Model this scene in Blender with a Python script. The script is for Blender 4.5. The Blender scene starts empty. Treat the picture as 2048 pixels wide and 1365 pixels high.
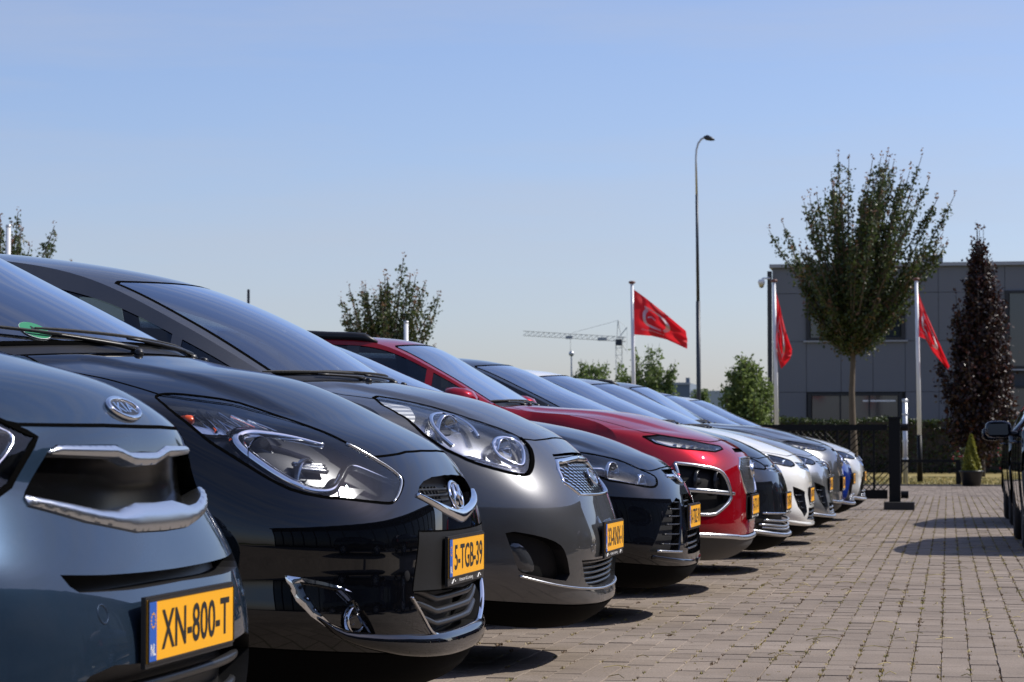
import bpy, bmesh, math, random
import numpy as np
random.seed(7); RNG=np.random.default_rng(7)
# ---- camera, sky, sun, exposure
cam=bpy.data.cameras.new('camera'); co=bpy.data.objects.new('camera',cam); bpy.context.scene.collection.objects.link(co); bpy.context.scene.camera=co
cam.sensor_width=36; cam.lens=36*5050/2048; cam.clip_end=3000; cam.clip_start=.05
co.location=(0,0,.8); co.rotation_euler=(math.radians(90+2.466),0,math.radians(9.78))
cam.dof.use_dof=True; cam.dof.focus_distance=8.0; cam.dof.aperture_fstop=15
SUN_EL,SUN_AZ=math.radians(45),math.radians(25)   # azimuth from +x towards +y
w=bpy.data.worlds.new('World'); bpy.context.scene.world=w; w.use_nodes=True; nt=w.node_tree; bg=nt.nodes['Background']
sky=nt.nodes.new('ShaderNodeTexSky'); sky.sky_type='NISHITA'; sky.sun_disc=False; sky.sun_elevation=SUN_EL; sky.sun_rotation=math.radians(90)-SUN_AZ
sky.air_density=1; sky.dust_density=.9; sky.ozone_density=4; sky.altitude=0
wb=nt.nodes.new('ShaderNodeMix'); wb.data_type='RGBA'; wb.blend_type='MULTIPLY'; wb.inputs[0].default_value=1; wb.inputs[7].default_value=(1.14,1.075,1.235,1)   # white balance of the hazy sky
nt.links.new(sky.outputs[0],wb.inputs[6]); 
tcw=nt.nodes.new('ShaderNodeTexCoord'); mpw=nt.nodes.new('ShaderNodeMapping'); mpw.inputs['Scale'].default_value=(1.2,1.2,11); mpw.inputs['Rotation'].default_value=(.06,.03,.4); cl=nt.nodes.new('ShaderNodeTexNoise'); cl.inputs['Scale'].default_value=2.2; cl.inputs['Detail'].default_value=7; cl.inputs['Roughness'].default_value=.6   # faint thin cirrus
nt.links.new(tcw.outputs['Generated'],mpw.inputs[0]); nt.links.new(mpw.outputs[0],cl.inputs['Vector']); mrw=nt.nodes.new('ShaderNodeMapRange'); mrw.inputs['From Min'].default_value=.42; mrw.inputs['From Max'].default_value=.75; mrw.inputs['To Max'].default_value=.38; nt.links.new(cl.outputs['Fac'],mrw.inputs['Value'])
cx=nt.nodes.new('ShaderNodeMix'); cx.data_type='RGBA'; cx.inputs[7].default_value=(4.6,4.7,5.2,1); nt.links.new(mrw.outputs[0],cx.inputs[0]); nt.links.new(wb.outputs[2],cx.inputs[6]); nt.links.new(cx.outputs[2],bg.inputs[0]); bg.inputs[1].default_value=.11
sl=bpy.data.lights.new('sun','SUN'); sl.energy=4.6; sl.angle=math.radians(.53); sl.color=(1,.95,.87); so=bpy.data.objects.new('sun',sl); bpy.context.scene.collection.objects.link(so)
so.rotation_euler=(math.radians(90)-SUN_EL,0,SUN_AZ+math.radians(90)); so.location=(20,10,30)
vs=bpy.context.scene.view_settings; vs.view_transform='Standard'; vs.look='None'; vs.exposure=0.1; vs.gamma=1

DOME=(.013,.60,.10)
# ---- surface core: a body skin S(t, v); t runs from the chin over hood, glass and roof to the tail, v across the width
class Skin:
    def __init__(s, K, crease=(11,)):
        s.K = np.array(K, float); n = len(s.K); s.dome=DOME
        m = np.stack([s.K[:,0], s.K[:,1]*1.0], 1); e = s.K[:,[2,4]]
        d = .6*np.linalg.norm(np.diff(m,axis=0),axis=1)+.4*np.linalg.norm(np.diff(e,axis=0),axis=1)
        s.tau = np.concatenate([[0],np.cumsum(np.maximum(d,.03))])
        T = np.zeros_like(s.K); h = np.diff(s.tau)[:,None]; dl = np.diff(s.K,axis=0)/h
        T[1:-1] = (dl[:-1]*h[1:]+dl[1:]*h[:-1])/(h[:-1]+h[1:]); T[0]=dl[0]; T[-1]=dl[-1]
        s.TL=T.copy(); s.TR=T.copy(); s.n=n
        for k in crease: s.TL[k]=1.5*dl[k-1]-.5*T[k-1]; s.TR[k]=1.5*dl[k]-.5*T[k+1]
    def u(s, t): return np.interp(t, np.arange(s.n), s.tau)
    def ev(s, t):
        t = np.clip(np.asarray(t,float),0,s.n-1); i = np.minimum(t.astype(int), s.n-2); f=(t-i)[:,None]
        h=(s.tau[i+1]-s.tau[i])[:,None]; a,b,p,q=s.K[i],s.K[i+1],s.TR[i]*h,s.TL[i+1]*h
        return a*(2*f**3-3*f**2+1)+p*(f**3-2*f**2+f)+b*(-2*f**3+3*f**2)+q*(f**3-f**2)
    def P(s, t, v):
        t=np.atleast_1d(np.asarray(t,float)); v=np.atleast_1d(np.asarray(v,float)); t,v=np.broadcast_arrays(t,v)
        q=s.ev(t); a=np.abs(v); c=q[:,7]
        y=np.sign(v)*q[:,3]*(a*(1+c)-c*a**3)
        z=q[:,1]+(q[:,4]-q[:,1])*a**q[:,6]; x=q[:,0]+(q[:,2]-q[:,0])*a**q[:,5]
        if s.dome:      # raised bonnet centre with a shoulder line, a lower-bumper step
            A,v0,w=s.dome; sm=lambda e:(lambda k:k*k*(3-2*k))(np.clip(e,0,1))
            z=z-A*(1-sm((v0-.06*(9-t)-a)/w+.5))*sm((t-7.3)/1.2)*sm((10.7-t)/.5)
        return np.stack([x,y,z],1)
    def N(s, t, v):
        t=np.atleast_1d(np.asarray(t,float)); v=np.atleast_1d(np.asarray(v,float)); t,v=np.broadcast_arrays(t,v)
        e=.02; t0=np.clip(t,e,s.n-1-e)
        dt=s.P(t0+e,v)-s.P(t0-e,v); dv=s.P(t0,v+.005)-s.P(t0,v-.005)
        n=np.cross(dv,dt); return n/np.maximum(np.linalg.norm(n,axis=1),1e-9)[:,None]
def knots(C, E, B=None):
    """C: 21 centre points (x,z); E: dict of edge numbers; returns rows xc zc xe ye ze px pz c"""
    W,xa=E['W'],E['xa']; z7,z8,z9,z10=E['zf']; x8,x9,x10=E['xf']; xb,zb=E['wb']; xt,yt,zt=E['wt']; zr=E['zr']; L=E['L']
    yb=E.get('yb',W-.13)
    ed=[(xa,W-.07,.26),(xa,W-.045,.25),(xa,W-.02,.285),(xa,W,.36),(xa,W,.48),(xa-.01,W,.62),(xa-.03,W-.005,.74),
        (xa-.06,W-.02,z7),(x8,W-.04,z8),(x9,W-.06,z9),(x10,W-.08,z10),(xb,yb,zb),
        ((xb+xt)/2,(yb+yt)/2+.02,(zb+zt)/2+.02),(xt,yt,zt),(xt-.38,yt+.005,zr-.055),(xt-1.2,yt+.0,zr-.05),(-L+.42,yt-.04,zr-.13),
        (-L+.14,W-.12,1.0),(-L+.12,W-.04,.82),(-L+.12,W-.03,.5),(-L+.2,W-.1,.24)]
    pc=E.get('pp',2.7); pq=E.get('pq',3.2)
    ex=[(pc,2,.35)]*3+[(pq,2,.38)]*3+[(pc,2,.35)]+[(2.5,2.2,.25),(2.2,2.4,.15),(2.0,2.6,.08),(2,2.6,.04),(2.0,2.4,0),(2.0,2.3,0),(2,2.3,0),(2,2.4,0),(2,2.4,0),(2,2.4,0),(2.3,2.5,.1),(2.6,2,.25),(2.6,2,.3),(2.6,2,.3)]
    K=[[*C[i],*ed[i],*ex[i]] for i in range(21)]
    for k,j,val in (B or []): K[k][j]=val
    return K

# ---- object helpers
SC = bpy.context.scene; COL = SC.collection
def link(o, parent=None):
    COL.objects.link(o)
    if parent is not None: o.parent = parent
    return o
def tag(o, label=None, cat=None, group=None, kind=None):
    if label: o['label'] = label
    if cat: o['category'] = cat
    if group: o['group'] = group
    if kind: o['kind'] = kind
    return o
def empty(name, loc=(0,0,0), rz=0, label=None, cat=None, group=None):
    o = bpy.data.objects.new(name, None); o.location = loc; o.rotation_euler = (0,0,rz); o.empty_display_size=.2
    return tag(link(o), label, cat, group)
def mesh_obj(name, V, Fc, mat, parent=None, smooth=False, normals=None, mats=None, fm=None):
    me = bpy.data.meshes.new(name); me.from_pydata([tuple(map(float,p)) for p in V], [], [tuple(map(int,f)) for f in Fc])
    for m in (mats or [mat]): me.materials.append(m)
    if fm is not None: me.polygons.foreach_set('material_index', np.asarray(fm,np.int32))
    if smooth or normals is not None: me.polygons.foreach_set('use_smooth', [True]*len(me.polygons))
    me.update()
    if normals is not None: me.normals_split_custom_set_from_vertices([tuple(map(float,n)) for n in normals])
    return link(bpy.data.objects.new(name, me), parent)
class MB:
    def __init__(s): s.V=[]; s.F=[]; s.M=[]
    def add(s, V, Fc, m=0):
        b=len(s.V); s.V+= [tuple(p) for p in V]; s.F += [tuple(i+b for i in f) for f in Fc]; s.M += [m]*len(Fc); return s
    def box(s, c, d, rz=0, m=0, taper=1.0):
        x,y,z=[q/2 for q in d]; P=[]
        for k in (-1,1):
            f = taper if k>0 else 1
            for a,b in ((-1,-1),(1,-1),(1,1),(-1,1)):
                X,Y=a*x*f,b*y*f; P.append((c[0]+X*math.cos(rz)-Y*math.sin(rz), c[1]+X*math.sin(rz)+Y*math.cos(rz), c[2]+k*z))
        return s.add(P,[(0,3,2,1),(4,5,6,7),(0,1,5,4),(1,2,6,5),(2,3,7,6),(3,0,4,7)],m)
    def tube(s, pts, r, n=8, m=0, cap=True):
        pts=[np.array(p,float) for p in pts]; R=r if hasattr(r,'__len__') else [r]*len(pts)
        V=[];Fc=[]; prev=None
        for i,p in enumerate(pts):
            d=pts[min(i+1,len(pts)-1)]-pts[max(i-1,0)]; d/=max(np.linalg.norm(d),1e-9)
            if prev is None:
                a=np.array([0,0,1.]) if abs(d[2])<.9 else np.array([1.,0,0])
            else: a=prev
            a=a-d*(a@d); a/=max(np.linalg.norm(a),1e-9); prev=a; b=np.cross(d,a)
            for k in range(n):
                q=2*math.pi*k/n; V.append(p+(a*math.cos(q)+b*math.sin(q))*R[i])
        for i in range(len(pts)-1):
            for k in range(n):
                k2=(k+1)%n; Fc.append((i*n+k,i*n+k2,(i+1)*n+k2,(i+1)*n+k))
        if cap: Fc.append(tuple(range(n))[::-1]); Fc.append(tuple(range((len(pts)-1)*n,len(pts)*n)))
        return s.add(V,Fc,m)
    def lathe(s, prof, c=(0,0,0), ax=(0,0,1), n=24, m=0, sy=1.0):
        ax=np.array(ax,float); ax/=np.linalg.norm(ax); a=np.array([0,0,1.]) if abs(ax[2])<.9 else np.array([1.,0,0])
        a=a-ax*(a@ax); a/=np.linalg.norm(a); b=np.cross(ax,a); c=np.array(c,float); V=[];Fc=[]
        for r,h in prof:
            for k in range(n):
                q=2*math.pi*k/n; V.append(c+ax*h+(a*math.cos(q)+b*math.sin(q)*sy)*r)
        for i in range(len(prof)-1):
            for k in range(n):
                k2=(k+1)%n; Fc.append((i*n+k,i*n+k2,(i+1)*n+k2,(i+1)*n+k))
        return s.add(V,Fc,m)
    def build(s, name, mat, parent=None, smooth=False):
        return mesh_obj(name, s.V, s.F, None, parent, smooth, mats=mat if isinstance(mat,list) else [mat], fm=s.M if isinstance(mat,list) else None)
# ---- materials
MT={}
def nodes_of(name):
    m=bpy.data.materials.new(name); m.use_nodes=True; nt=m.node_tree; return m,nt,nt.nodes['Principled BSDF'],nt.nodes.new,nt.links.new
def pm(name, col, rough=.5, metal=0, coat=0, spec=.5, bump=0, bscale=80, var=0, vscale=6, coat_rough=.03):
    m,nt,b,nn,lk=nodes_of(name)
    b.inputs['Base Color'].default_value=(*col,1); b.inputs['Roughness'].default_value=rough; b.inputs['Metallic'].default_value=metal
    b.inputs['Coat Weight'].default_value=coat; b.inputs['Coat Roughness'].default_value=coat_rough; b.inputs['Specular IOR Level'].default_value=spec
    if bump or var:
        tc=nn('ShaderNodeTexCoord'); no=nn('ShaderNodeTexNoise'); no.inputs['Scale'].default_value=bscale; no.inputs['Detail'].default_value=5; lk(tc.outputs['Object'],no.inputs['Vector'])
        if bump:
            bp=nn('ShaderNodeBump'); bp.inputs['Strength'].default_value=bump; bp.inputs['Distance'].default_value=.01; lk(no.outputs['Fac'],bp.inputs['Height']); lk(bp.outputs['Normal'],b.inputs['Normal'])
        if var:
            n2=nn('ShaderNodeTexNoise'); n2.inputs['Scale'].default_value=vscale; n2.inputs['Detail'].default_value=6; lk(tc.outputs['Object'],n2.inputs['Vector'])
            mx=nn('ShaderNodeMix'); mx.data_type='RGBA'; mx.inputs[6].default_value=(*[c*(1-var) for c in col],1); mx.inputs[7].default_value=(*[min(1,c*(1+var)) for c in col],1)
            lk(n2.outputs['Fac'],mx.inputs[0]); lk(mx.outputs[2],b.inputs['Base Color'])
    MT[name]=m; return m
def paint(name, col, metal=.5, rough=.35, inner=(.02,.02,.022), flake=.25, dust=.05):
    """car paint: base with fine flake under a clear coat, a trace of dust; the inside of the shell is dark lining"""
    m,nt,b,nn,lk=nodes_of(name)
    geo=nn('ShaderNodeNewGeometry'); tc=nn('ShaderNodeTexCoord'); no=nn('ShaderNodeTexNoise'); no.inputs['Scale'].default_value=900; no.inputs['Detail'].default_value=1
    lk(tc.outputs['Object'],no.inputs['Vector'])
    mx=nn('ShaderNodeMix'); mx.data_type='RGBA'; mx.inputs[6].default_value=(*[c*(1-flake) for c in col],1); mx.inputs[7].default_value=(*[min(1,c*(1+flake)) for c in col],1)
    lk(no.outputs['Fac'],mx.inputs[0])
    du=nn('ShaderNodeTexNoise'); du.inputs['Scale'].default_value=3.5; du.inputs['Detail'].default_value=8; du.inputs['Roughness'].default_value=.7; lk(tc.outputs['Object'],du.inputs['Vector'])
    mr=nn('ShaderNodeMapRange'); mr.inputs['From Min'].default_value=.45; mr.inputs['From Max'].default_value=.8; mr.inputs['To Max'].default_value=dust; lk(du.outputs['Fac'],mr.inputs['Value'])
    m2=nn('ShaderNodeMix'); m2.data_type='RGBA'; m2.inputs[7].default_value=(.25,.22,.18,1); lk(mr.outputs['Result'],m2.inputs[0]); lk(mx.outputs[2],m2.inputs[6])
    m3=nn('ShaderNodeMix'); m3.data_type='RGBA'; m3.inputs[7].default_value=(*inner,1); lk(geo.outputs['Backfacing'],m3.inputs[0]); lk(m2.outputs[2],m3.inputs[6]); lk(m3.outputs[2],b.inputs['Base Color'])
    b.inputs['Specular IOR Level'].default_value=0.0; b.inputs['Specular Tint'].default_value=(*[min(1,.3+c) for c in col],1); b.inputs['Metallic'].default_value=metal; b.inputs['Roughness'].default_value=rough; b.inputs['Coat Roughness'].default_value=.015; b.inputs['Coat IOR'].default_value=1.55
    inv=nn('ShaderNodeMath'); inv.operation='SUBTRACT'; inv.inputs[0].default_value=1; lk(geo.outputs['Backfacing'],inv.inputs[1]); lk(inv.outputs[0],b.inputs['Coat Weight'])
    MT[name]=m; return m
def thin_glass(name, tint=(.6,.66,.68), ior=1.5, rough=0.0, gain=1.6):
    """a thin pane: part mirror by Fresnel, the rest passes tinted"""
    m=bpy.data.materials.new(name); m.use_nodes=True; nt=m.node_tree; nt.nodes.clear(); nn=nt.nodes.new; lk=nt.links.new
    o=nn('ShaderNodeOutputMaterial'); mix=nn('ShaderNodeMixShader'); tr=nn('ShaderNodeBsdfTransparent'); gl=nn('ShaderNodeBsdfGlossy'); fr=nn('ShaderNodeFresnel')
    fr.inputs['IOR'].default_value=ior; tr.inputs['Color'].default_value=(*tint,1); gl.inputs['Roughness'].default_value=rough; gl.inputs['Color'].default_value=(.96,.98,1,1)
    mm=nn('ShaderNodeMath'); mm.operation='MULTIPLY'; mm.inputs[1].default_value=gain; mm.use_clamp=True
    lk(fr.outputs['Fac'],mm.inputs[0]); lk(mm.outputs[0],mix.inputs['Fac']); lk(tr.outputs[0],mix.inputs[1]); lk(gl.outputs[0],mix.inputs[2]); lk(mix.outputs[0],o.inputs['Surface'])
    MT[name]=m; return m

# ---- shared materials
pm('gap',(.003,.003,.003),.9,spec=0); pm('black_plastic',(.012,.012,.013),.38,spec=.4); pm('under',(.01,.01,.01),.9,spec=.1); pm('dash',(.02,.02,.022),.6)
pm('seat',(.03,.03,.035),.85); pm('rubber',(.018,.018,.018),.75,bump=.2); pm('alloy',(.55,.56,.58),.28,1); pm('mirror',(.03,.04,.06),.02,1)
pm('chrome',(.86,.87,.89),.06,1); pm('satin',(.62,.64,.67),.27,1); pm('gloss_black',(.006,.006,.007),.08,coat=1); pm('grille_black',(.010,.010,.011),.45)
pm('plate_yellow',(.86,.40,.006),.42); pm('plate_blue',(.015,.09,.42),.45); pm('white_print',(.8,.8,.8),.5); pm('print_black',(.006,.006,.007),.5)
pm('reflector',(.85,.86,.88),.09,1); pm('lamp_dark',(.03,.032,.036),.25,.3); pm('lamp_grey',(.55,.56,.58),.2,.9); pm('amber',(.7,.09,.02),.25); pm('led',(.8,.82,.85),.2)
thin_glass('lens',(.95,.96,.98),1.36,gain=1.2); thin_glass('windscreen',(.40,.47,.49),1.75,gain=2.0); thin_glass('side_glass',(.34,.38,.39),1.5); thin_glass('fog_lens',(.8,.83,.85),1.45)
paint('paint_steel_blue',(.020,.037,.064),.4,.34); paint('paint_black',(.0015,.0018,.003),0,.3,dust=.006); paint('paint_grey',(.095,.097,.103),.65,.34); paint('paint_blue_black',(.0025,.003,.005),0,.3,dust=.006)
paint('paint_red',(.27,.003,.010),.25,.3,dust=.02); paint('paint_dark_grey',(.008,.009,.012),.1,.32,dust=.02); paint('paint_white',(.76,.76,.74),.0,.35); paint('paint_silver',(.42,.43,.44),.8,.3); paint('paint_mid_grey',(.17,.175,.18),.75,.3)
paint('paint_blue',(.004,.02,.17),.1,.3); paint('paint_pearl',(.55,.55,.54),.3,.3); paint('paint_night',(.002,.0025,.004),0,.3,dust=.01); paint('paint_navy',(.002,.004,.012),0,.3,dust=.01)
def patterned(name, col, kind, scale, strength, rough=.1, metal=1, dist=.02, axis=None):
    m=pm(name,col,rough,metal); nt=m.node_tree; nn=nt.nodes.new; lk=nt.links.new; b=nt.nodes['Principled BSDF']; tc=nn('ShaderNodeTexCoord'); bp=nn('ShaderNodeBump'); bp.inputs['Strength'].default_value=strength; bp.inputs['Distance'].default_value=dist
    if kind=='facet': t=nn('ShaderNodeTexVoronoi'); t.inputs['Scale'].default_value=scale; o=t.outputs['Color']
    else: t=nn('ShaderNodeTexWave'); t.bands_direction=axis or 'Y'; t.inputs['Scale'].default_value=scale; t.inputs['Distortion'].default_value=0; o=t.outputs['Fac']
    lk(tc.outputs['Object'],t.inputs['Vector']); lk(o,bp.inputs['Height']); lk(bp.outputs['Normal'],b.inputs['Normal']); return m
patterned('facet',(.82,.84,.87),'facet',55,.5,.08); patterned('flute',(.42,.43,.44),'wave',22,.5,.5,.2,axis='Z'); patterned('grille_mesh',(.02,.02,.021),'facet',60,.6,.4,.3)
pm('bumper_matt',(.005,.005,.0055),.6,spec=.25,bump=.08,bscale=900); pm('cladding',(.035,.036,.038),.6,bump=.1,bscale=700); pm('sticker_green',(.02,.22,.10),.5); pm('fog_grey',(.05,.052,.056),.12,.2,coat=1)
pm('grille_gloss',(.003,.003,.003),.14,spec=.09); pm('valance',(.0022,.0022,.0024),.85,spec=.06)

# ---- cars: the skin is cut along feature outlines given on the skin, each piece its own part
from mathutils.geometry import delaunay_2d_cdt
from mathutils import Vector
def inpoly(P, poly):
    x,y=P[:,0],P[:,1]; r=np.zeros(len(P),bool); q=np.asarray(poly); j=len(q)-1
    for i in range(len(q)):
        xi,yi=q[i]; xj,yj=q[j]
        c=((yi>y)!=(yj>y)); 
        with np.errstate(divide='ignore',invalid='ignore'): r^=c&(x<(xj-xi)*(y-yi)/(yj-yi+1e-12)+xi)
        j=i
    return r
def dense(poly, step, closed=True):
    q=[np.array(p,float) for p in poly]; out=[]; n=len(q)
    for i in range(n if closed else n-1):
        a,b=q[i],q[(i+1)%n]; k=max(1,int(math.ceil(np.linalg.norm(b-a)/step)))
        out+=[a+(b-a)*j/k for j in range(k)]
    if not closed: out.append(q[-1])
    return out
def rnd(poly, it=2, closed=True):
    """Chaikin rounding"""
    q=[np.array(p,float) for p in poly]
    for _ in range(it):
        o=[] if closed else [q[0]]
        for i in range(len(q) if closed else len(q)-1):
            a,b=q[i],q[(i+1)%len(q)]; o+=[a*.75+b*.25,a*.25+b*.75]
        if not closed: o.append(q[-1])
        q=o
    return q
def cdt(pts, segs):
    r=delaunay_2d_cdt([Vector((float(a),float(b))) for a,b in pts], segs, [], 0, 1e-5)
    return np.array([(p.x,p.y) for p in r[0]]), np.array([f for f in r[2] if len(f)==3])
def seg_clear(G, poly, d):
    """grid points farther than d from an outline"""
    keep=np.ones(len(G),bool); q=np.asarray(poly)
    lo,hi=q.min(0)-d,q.max(0)+d; idx=np.where(((G>=lo)&(G<=hi)).all(1))[0]
    if len(idx)==0: return keep
    g=G[idx]; m=np.full(len(idx),1e9)
    for i in range(len(q)):
        a,b=q[i],q[(i+1)%len(q)]; ab=b-a; L=max(ab@ab,1e-12)
        t=np.clip(((g-a)@ab)/L,0,1); m=np.minimum(m,np.linalg.norm(g-a-t[:,None]*ab,axis=1))
    keep[idx[m<d]]=False; return keep
VW=.85
class CarSkin(Skin):
    def uv(s, tv): tv=np.asarray(tv,float).reshape(-1,2); return np.stack([s.u(tv[:,0]),tv[:,1]*VW],1)
    def tv(s, uv): uv=np.asarray(uv,float).reshape(-1,2); return np.stack([np.interp(uv[:,0],s.tau,np.arange(s.n)),uv[:,1]/VW],1)
    def at(s, t, v, off=0):
        p=s.P(t,v); return p+s.N(t,v)*(np.asarray(off).reshape(-1,1) if hasattr(off,'__len__') else off)
def expand(polys):
    """outlines -> list with mirrored twins"""
    out=[]
    for r in polys:
        p=[tuple(q) for q in r['poly']]
        if r.get('sym')=='half':      # half outline from centre to centre: join with its mirror image
            out.append({**r,'poly':p+[(t,-v) for t,v in p[::-1]]})
        elif r.get('sym')=='one': out.append(dict(r))
        else: out.append(dict(r)); out.append({**r,'poly':[(t,-v) for t,v in p][::-1]})
    return out
def skin_parts(root, sk, regs, step=.03, paintm=None, tmax=20):
    regs=expand(regs); loops=[]
    for r in regs:
        q=sk.uv(r['poly']); 
        if r.get('round',0): q=np.array(rnd(q,r['round']))
        loops.append(np.array(dense(q,step*.6)))
    us=[]; 
    for k in range(tmax):
        n=max(2,int(math.ceil((sk.tau[k+1]-sk.tau[k])/(step if k<11 else step*2.5)))); us+=list(np.linspace(sk.tau[k],sk.tau[k+1],n,endpoint=False))
    us.append(sk.tau[tmax]); vs=np.linspace(-VW,VW,int(2*VW/step)|1)
    G=np.array([(a,b) for a in us for b in vs]); keep=np.ones(len(G),bool)
    for q in loops: keep&=seg_clear(G,q,step*.22)
    G=G[keep]; pts=list(map(tuple,G)); segs=[]
    for q in loops:
        b=len(pts); pts+=list(map(tuple,q)); segs+=[(b+i,b+(i+1)%len(q)) for i in range(len(q))]
    V,T=cdt(pts,segs); cen=V[T].mean(1)
    a=V[T]; area=np.abs((a[:,1,0]-a[:,0,0])*(a[:,2,1]-a[:,0,1])-(a[:,2,0]-a[:,0,0])*(a[:,1,1]-a[:,0,1])); ok=area>1e-9
    T,cen=T[ok],cen[ok]
    own=np.full(len(T),-1)
    for i,q in enumerate(loops): own[(own<0)&inpoly(cen,q)]=i
    tv=sk.tv(V); P=sk.P(tv[:,0],tv[:,1]); N=sk.N(tv[:,0],tv[:,1])
    def piece(name, sel, mat, off=0, parent=root, dirv=None, jitter=0):
        t=T[sel]
        if len(t)==0: return None
        u,inv=np.unique(t.ravel(),return_inverse=True); d=N[u] if dirv is None else np.array(dirv)
        if jitter: off=off-jitter*(P[u][:,2].max()-P[u][:,2])[:,None]
        return mesh_obj(name, P[u]+d*off, inv.reshape(-1,3)[:,::-1], mat, parent, smooth=True, normals=None if jitter else N[u])
    tc=sk.tv(cen)[:,0]
    piece('front_bumper',(own<0)&(tc<6.85),paintm); piece('body_shell',(own<0)&(tc>=6.85),paintm)
    res={}
    for i,r in enumerate(regs):
        k=r['kind']; sel=own==i; q=sk.tv(loops[i]); Pl=sk.P(q[:,0],q[:,1]); Nl=sk.N(q[:,0],q[:,1]); n=len(q)
        def wall(d0,d1,mat,par,dirv=None):
            D=Nl if dirv is None else np.tile(dirv,(n,1))
            c=Pl.mean(0); W=[*(Pl+D*d0),*(Pl+D*d1)]
            mesh_obj('surround',W,[(j,(j+1)%n,n+(j+1)%n,n+j) for j in range(n)],mat,par)
        if k=='flush':
            o=piece(r['name'],sel,r['mat'],r.get('off',0)); 
            if o and r.get('off',0): wall(0,r['off'],r.get('wall',r['mat']),o)
        elif k=='recess':
            dv=np.array(r.get('dir',(1,0,0)),float); o=piece(r['name'],sel,r['mat'],-r['depth'],dirv=dv,jitter=r.get('slope',0))
            if o: wall(0,-r['depth']-r.get('slope',0)*.4,r.get('wall',r['mat']),o,dv)
        elif k=='lamp':
            dv=np.array(r.get('dir',(.93,0,.1)),float)
            if q[:,1].mean()<0: dv=dv+np.array([0,-.3,0])
            else: dv=dv+np.array([0,.3,0])
            o=piece(r['name'],sel,r['mat'],-r['depth'],dirv=dv)
            if o:
                wall(0.001,-r['depth'],r.get('wall',r['mat']),o,dv); piece('lens',sel,r.get('lens',MT['lens']),-.001,o)
        if r.get('gap',1) and r['kind']!='recess':
            ribbon(o if o else root, 'seam', [*map(tuple,q),tuple(q[0])], sk, r.get('gapw',.004), .0008, MT['gap'], flat=True)
        res.setdefault(r['name'],[]).append(o)
    return res
def ribbon(parent, name, tvs, sk, w, h, mat, flat=False, off=0, step=None, n=6):
    """a strip laid on the skin along an open line; w half width (or list), h height"""
    q=np.array([(a[0],a[1]) for a in tvs],float); m=len(q)
    P=sk.P(q[:,0],q[:,1])+sk.N(q[:,0],q[:,1])*off; N=sk.N(q[:,0],q[:,1])
    D=np.gradient(P,axis=0); D/=np.maximum(np.linalg.norm(D,axis=1),1e-9)[:,None]; B=np.cross(D,N); B/=np.maximum(np.linalg.norm(B,axis=1),1e-9)[:,None]
    ws=np.full(m,w) if not hasattr(w,'__len__') else np.interp(np.linspace(0,1,m),np.linspace(0,1,len(w)),w)
    V=[];Fc=[]
    if flat:
        for i in range(m): V+= [P[i]-B[i]*ws[i]+N[i]*h, P[i]+B[i]*ws[i]+N[i]*h]
        Fc=[(2*i,2*i+1,2*i+3,2*i+2) for i in range(m-1)]
        return mesh_obj(name,V,Fc,mat,parent,smooth=True)
    k=n+1
    for i in range(m):
        for j in range(k):
            a=math.pi*j/n; V.append(P[i]-B[i]*ws[i]*math.cos(a)+N[i]*(h*math.sin(a)-.004*(j in (0,n))))
    for i in range(m-1):
        for j in range(n): Fc.append((i*k+j,i*k+j+1,(i+1)*k+j+1,(i+1)*k+j))
    Fc+= [tuple(range(k))[::-1], tuple(range((m-1)*k,m*k))]
    return mesh_obj(name,V,Fc,mat,parent,smooth=True)
def line(tvs, sk, step=.02, it=2):
    """densify and round an open (t,v) line"""
    q=sk.uv([(a,b) for a,b in tvs])
    if it: q=np.array(rnd(q,it,False))
    return [tuple(p) for p in sk.tv(np.array(dense(q,step,False)))]
def patch(parent, name, poly, sk, off, mat, th=.01, step=.02, round_=0, dome=0):
    q=sk.uv(poly); 
    if round_: q=np.array(rnd(q,round_))
    lp=np.array(dense(q,step)); lo,hi=lp.min(0),lp.max(0)
    G=np.array([(a,b) for a in np.arange(lo[0],hi[0]+step,step) for b in np.arange(lo[1],hi[1]+step,step)])
    G=G[inpoly(G,lp)]; 
    if len(G): G=G[seg_clear(G,lp,step*.3)]
    pts=[*map(tuple,lp),*map(tuple,G)]; n=len(lp)
    V,T=cdt(pts,[(i,(i+1)%n) for i in range(n)]); T=T[inpoly(V[T].mean(1),lp)]
    tv=sk.tv(V); N=sk.N(tv[:,0],tv[:,1]); hgt=np.full(len(V),off)
    if dome:
        dd=np.full(len(V),1e9)
        for i in range(n):
            a,b=lp[i],lp[(i+1)%n]; ab=b-a; t=np.clip(((V-a)@ab)/max(ab@ab,1e-12),0,1); dd=np.minimum(dd,np.linalg.norm(V-a-t[:,None]*ab,axis=1))
        hgt=off+dome*np.sqrt(np.clip(dd/(dome*2.2),0,1))
    P=sk.P(tv[:,0],tv[:,1])+N*hgt[:,None]
    q=sk.tv(lp); Pl=sk.P(q[:,0],q[:,1]); Nl=sk.N(q[:,0],q[:,1])
    b=len(P); W=[*P,*(Pl+Nl*off),*(Pl+Nl*(off-th))]
    Fc=[tuple(f[::-1]) for f in T]+[(b+j,b+(j+1)%n,b+n+(j+1)%n,b+n+j) for j in range(n)]
    o=mesh_obj(name,W,Fc,mat,parent)
    me=o.data; me.polygons.foreach_set('use_smooth',[True]*len(T)+[False]*n); me.update(); return o
TXT={}
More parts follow.
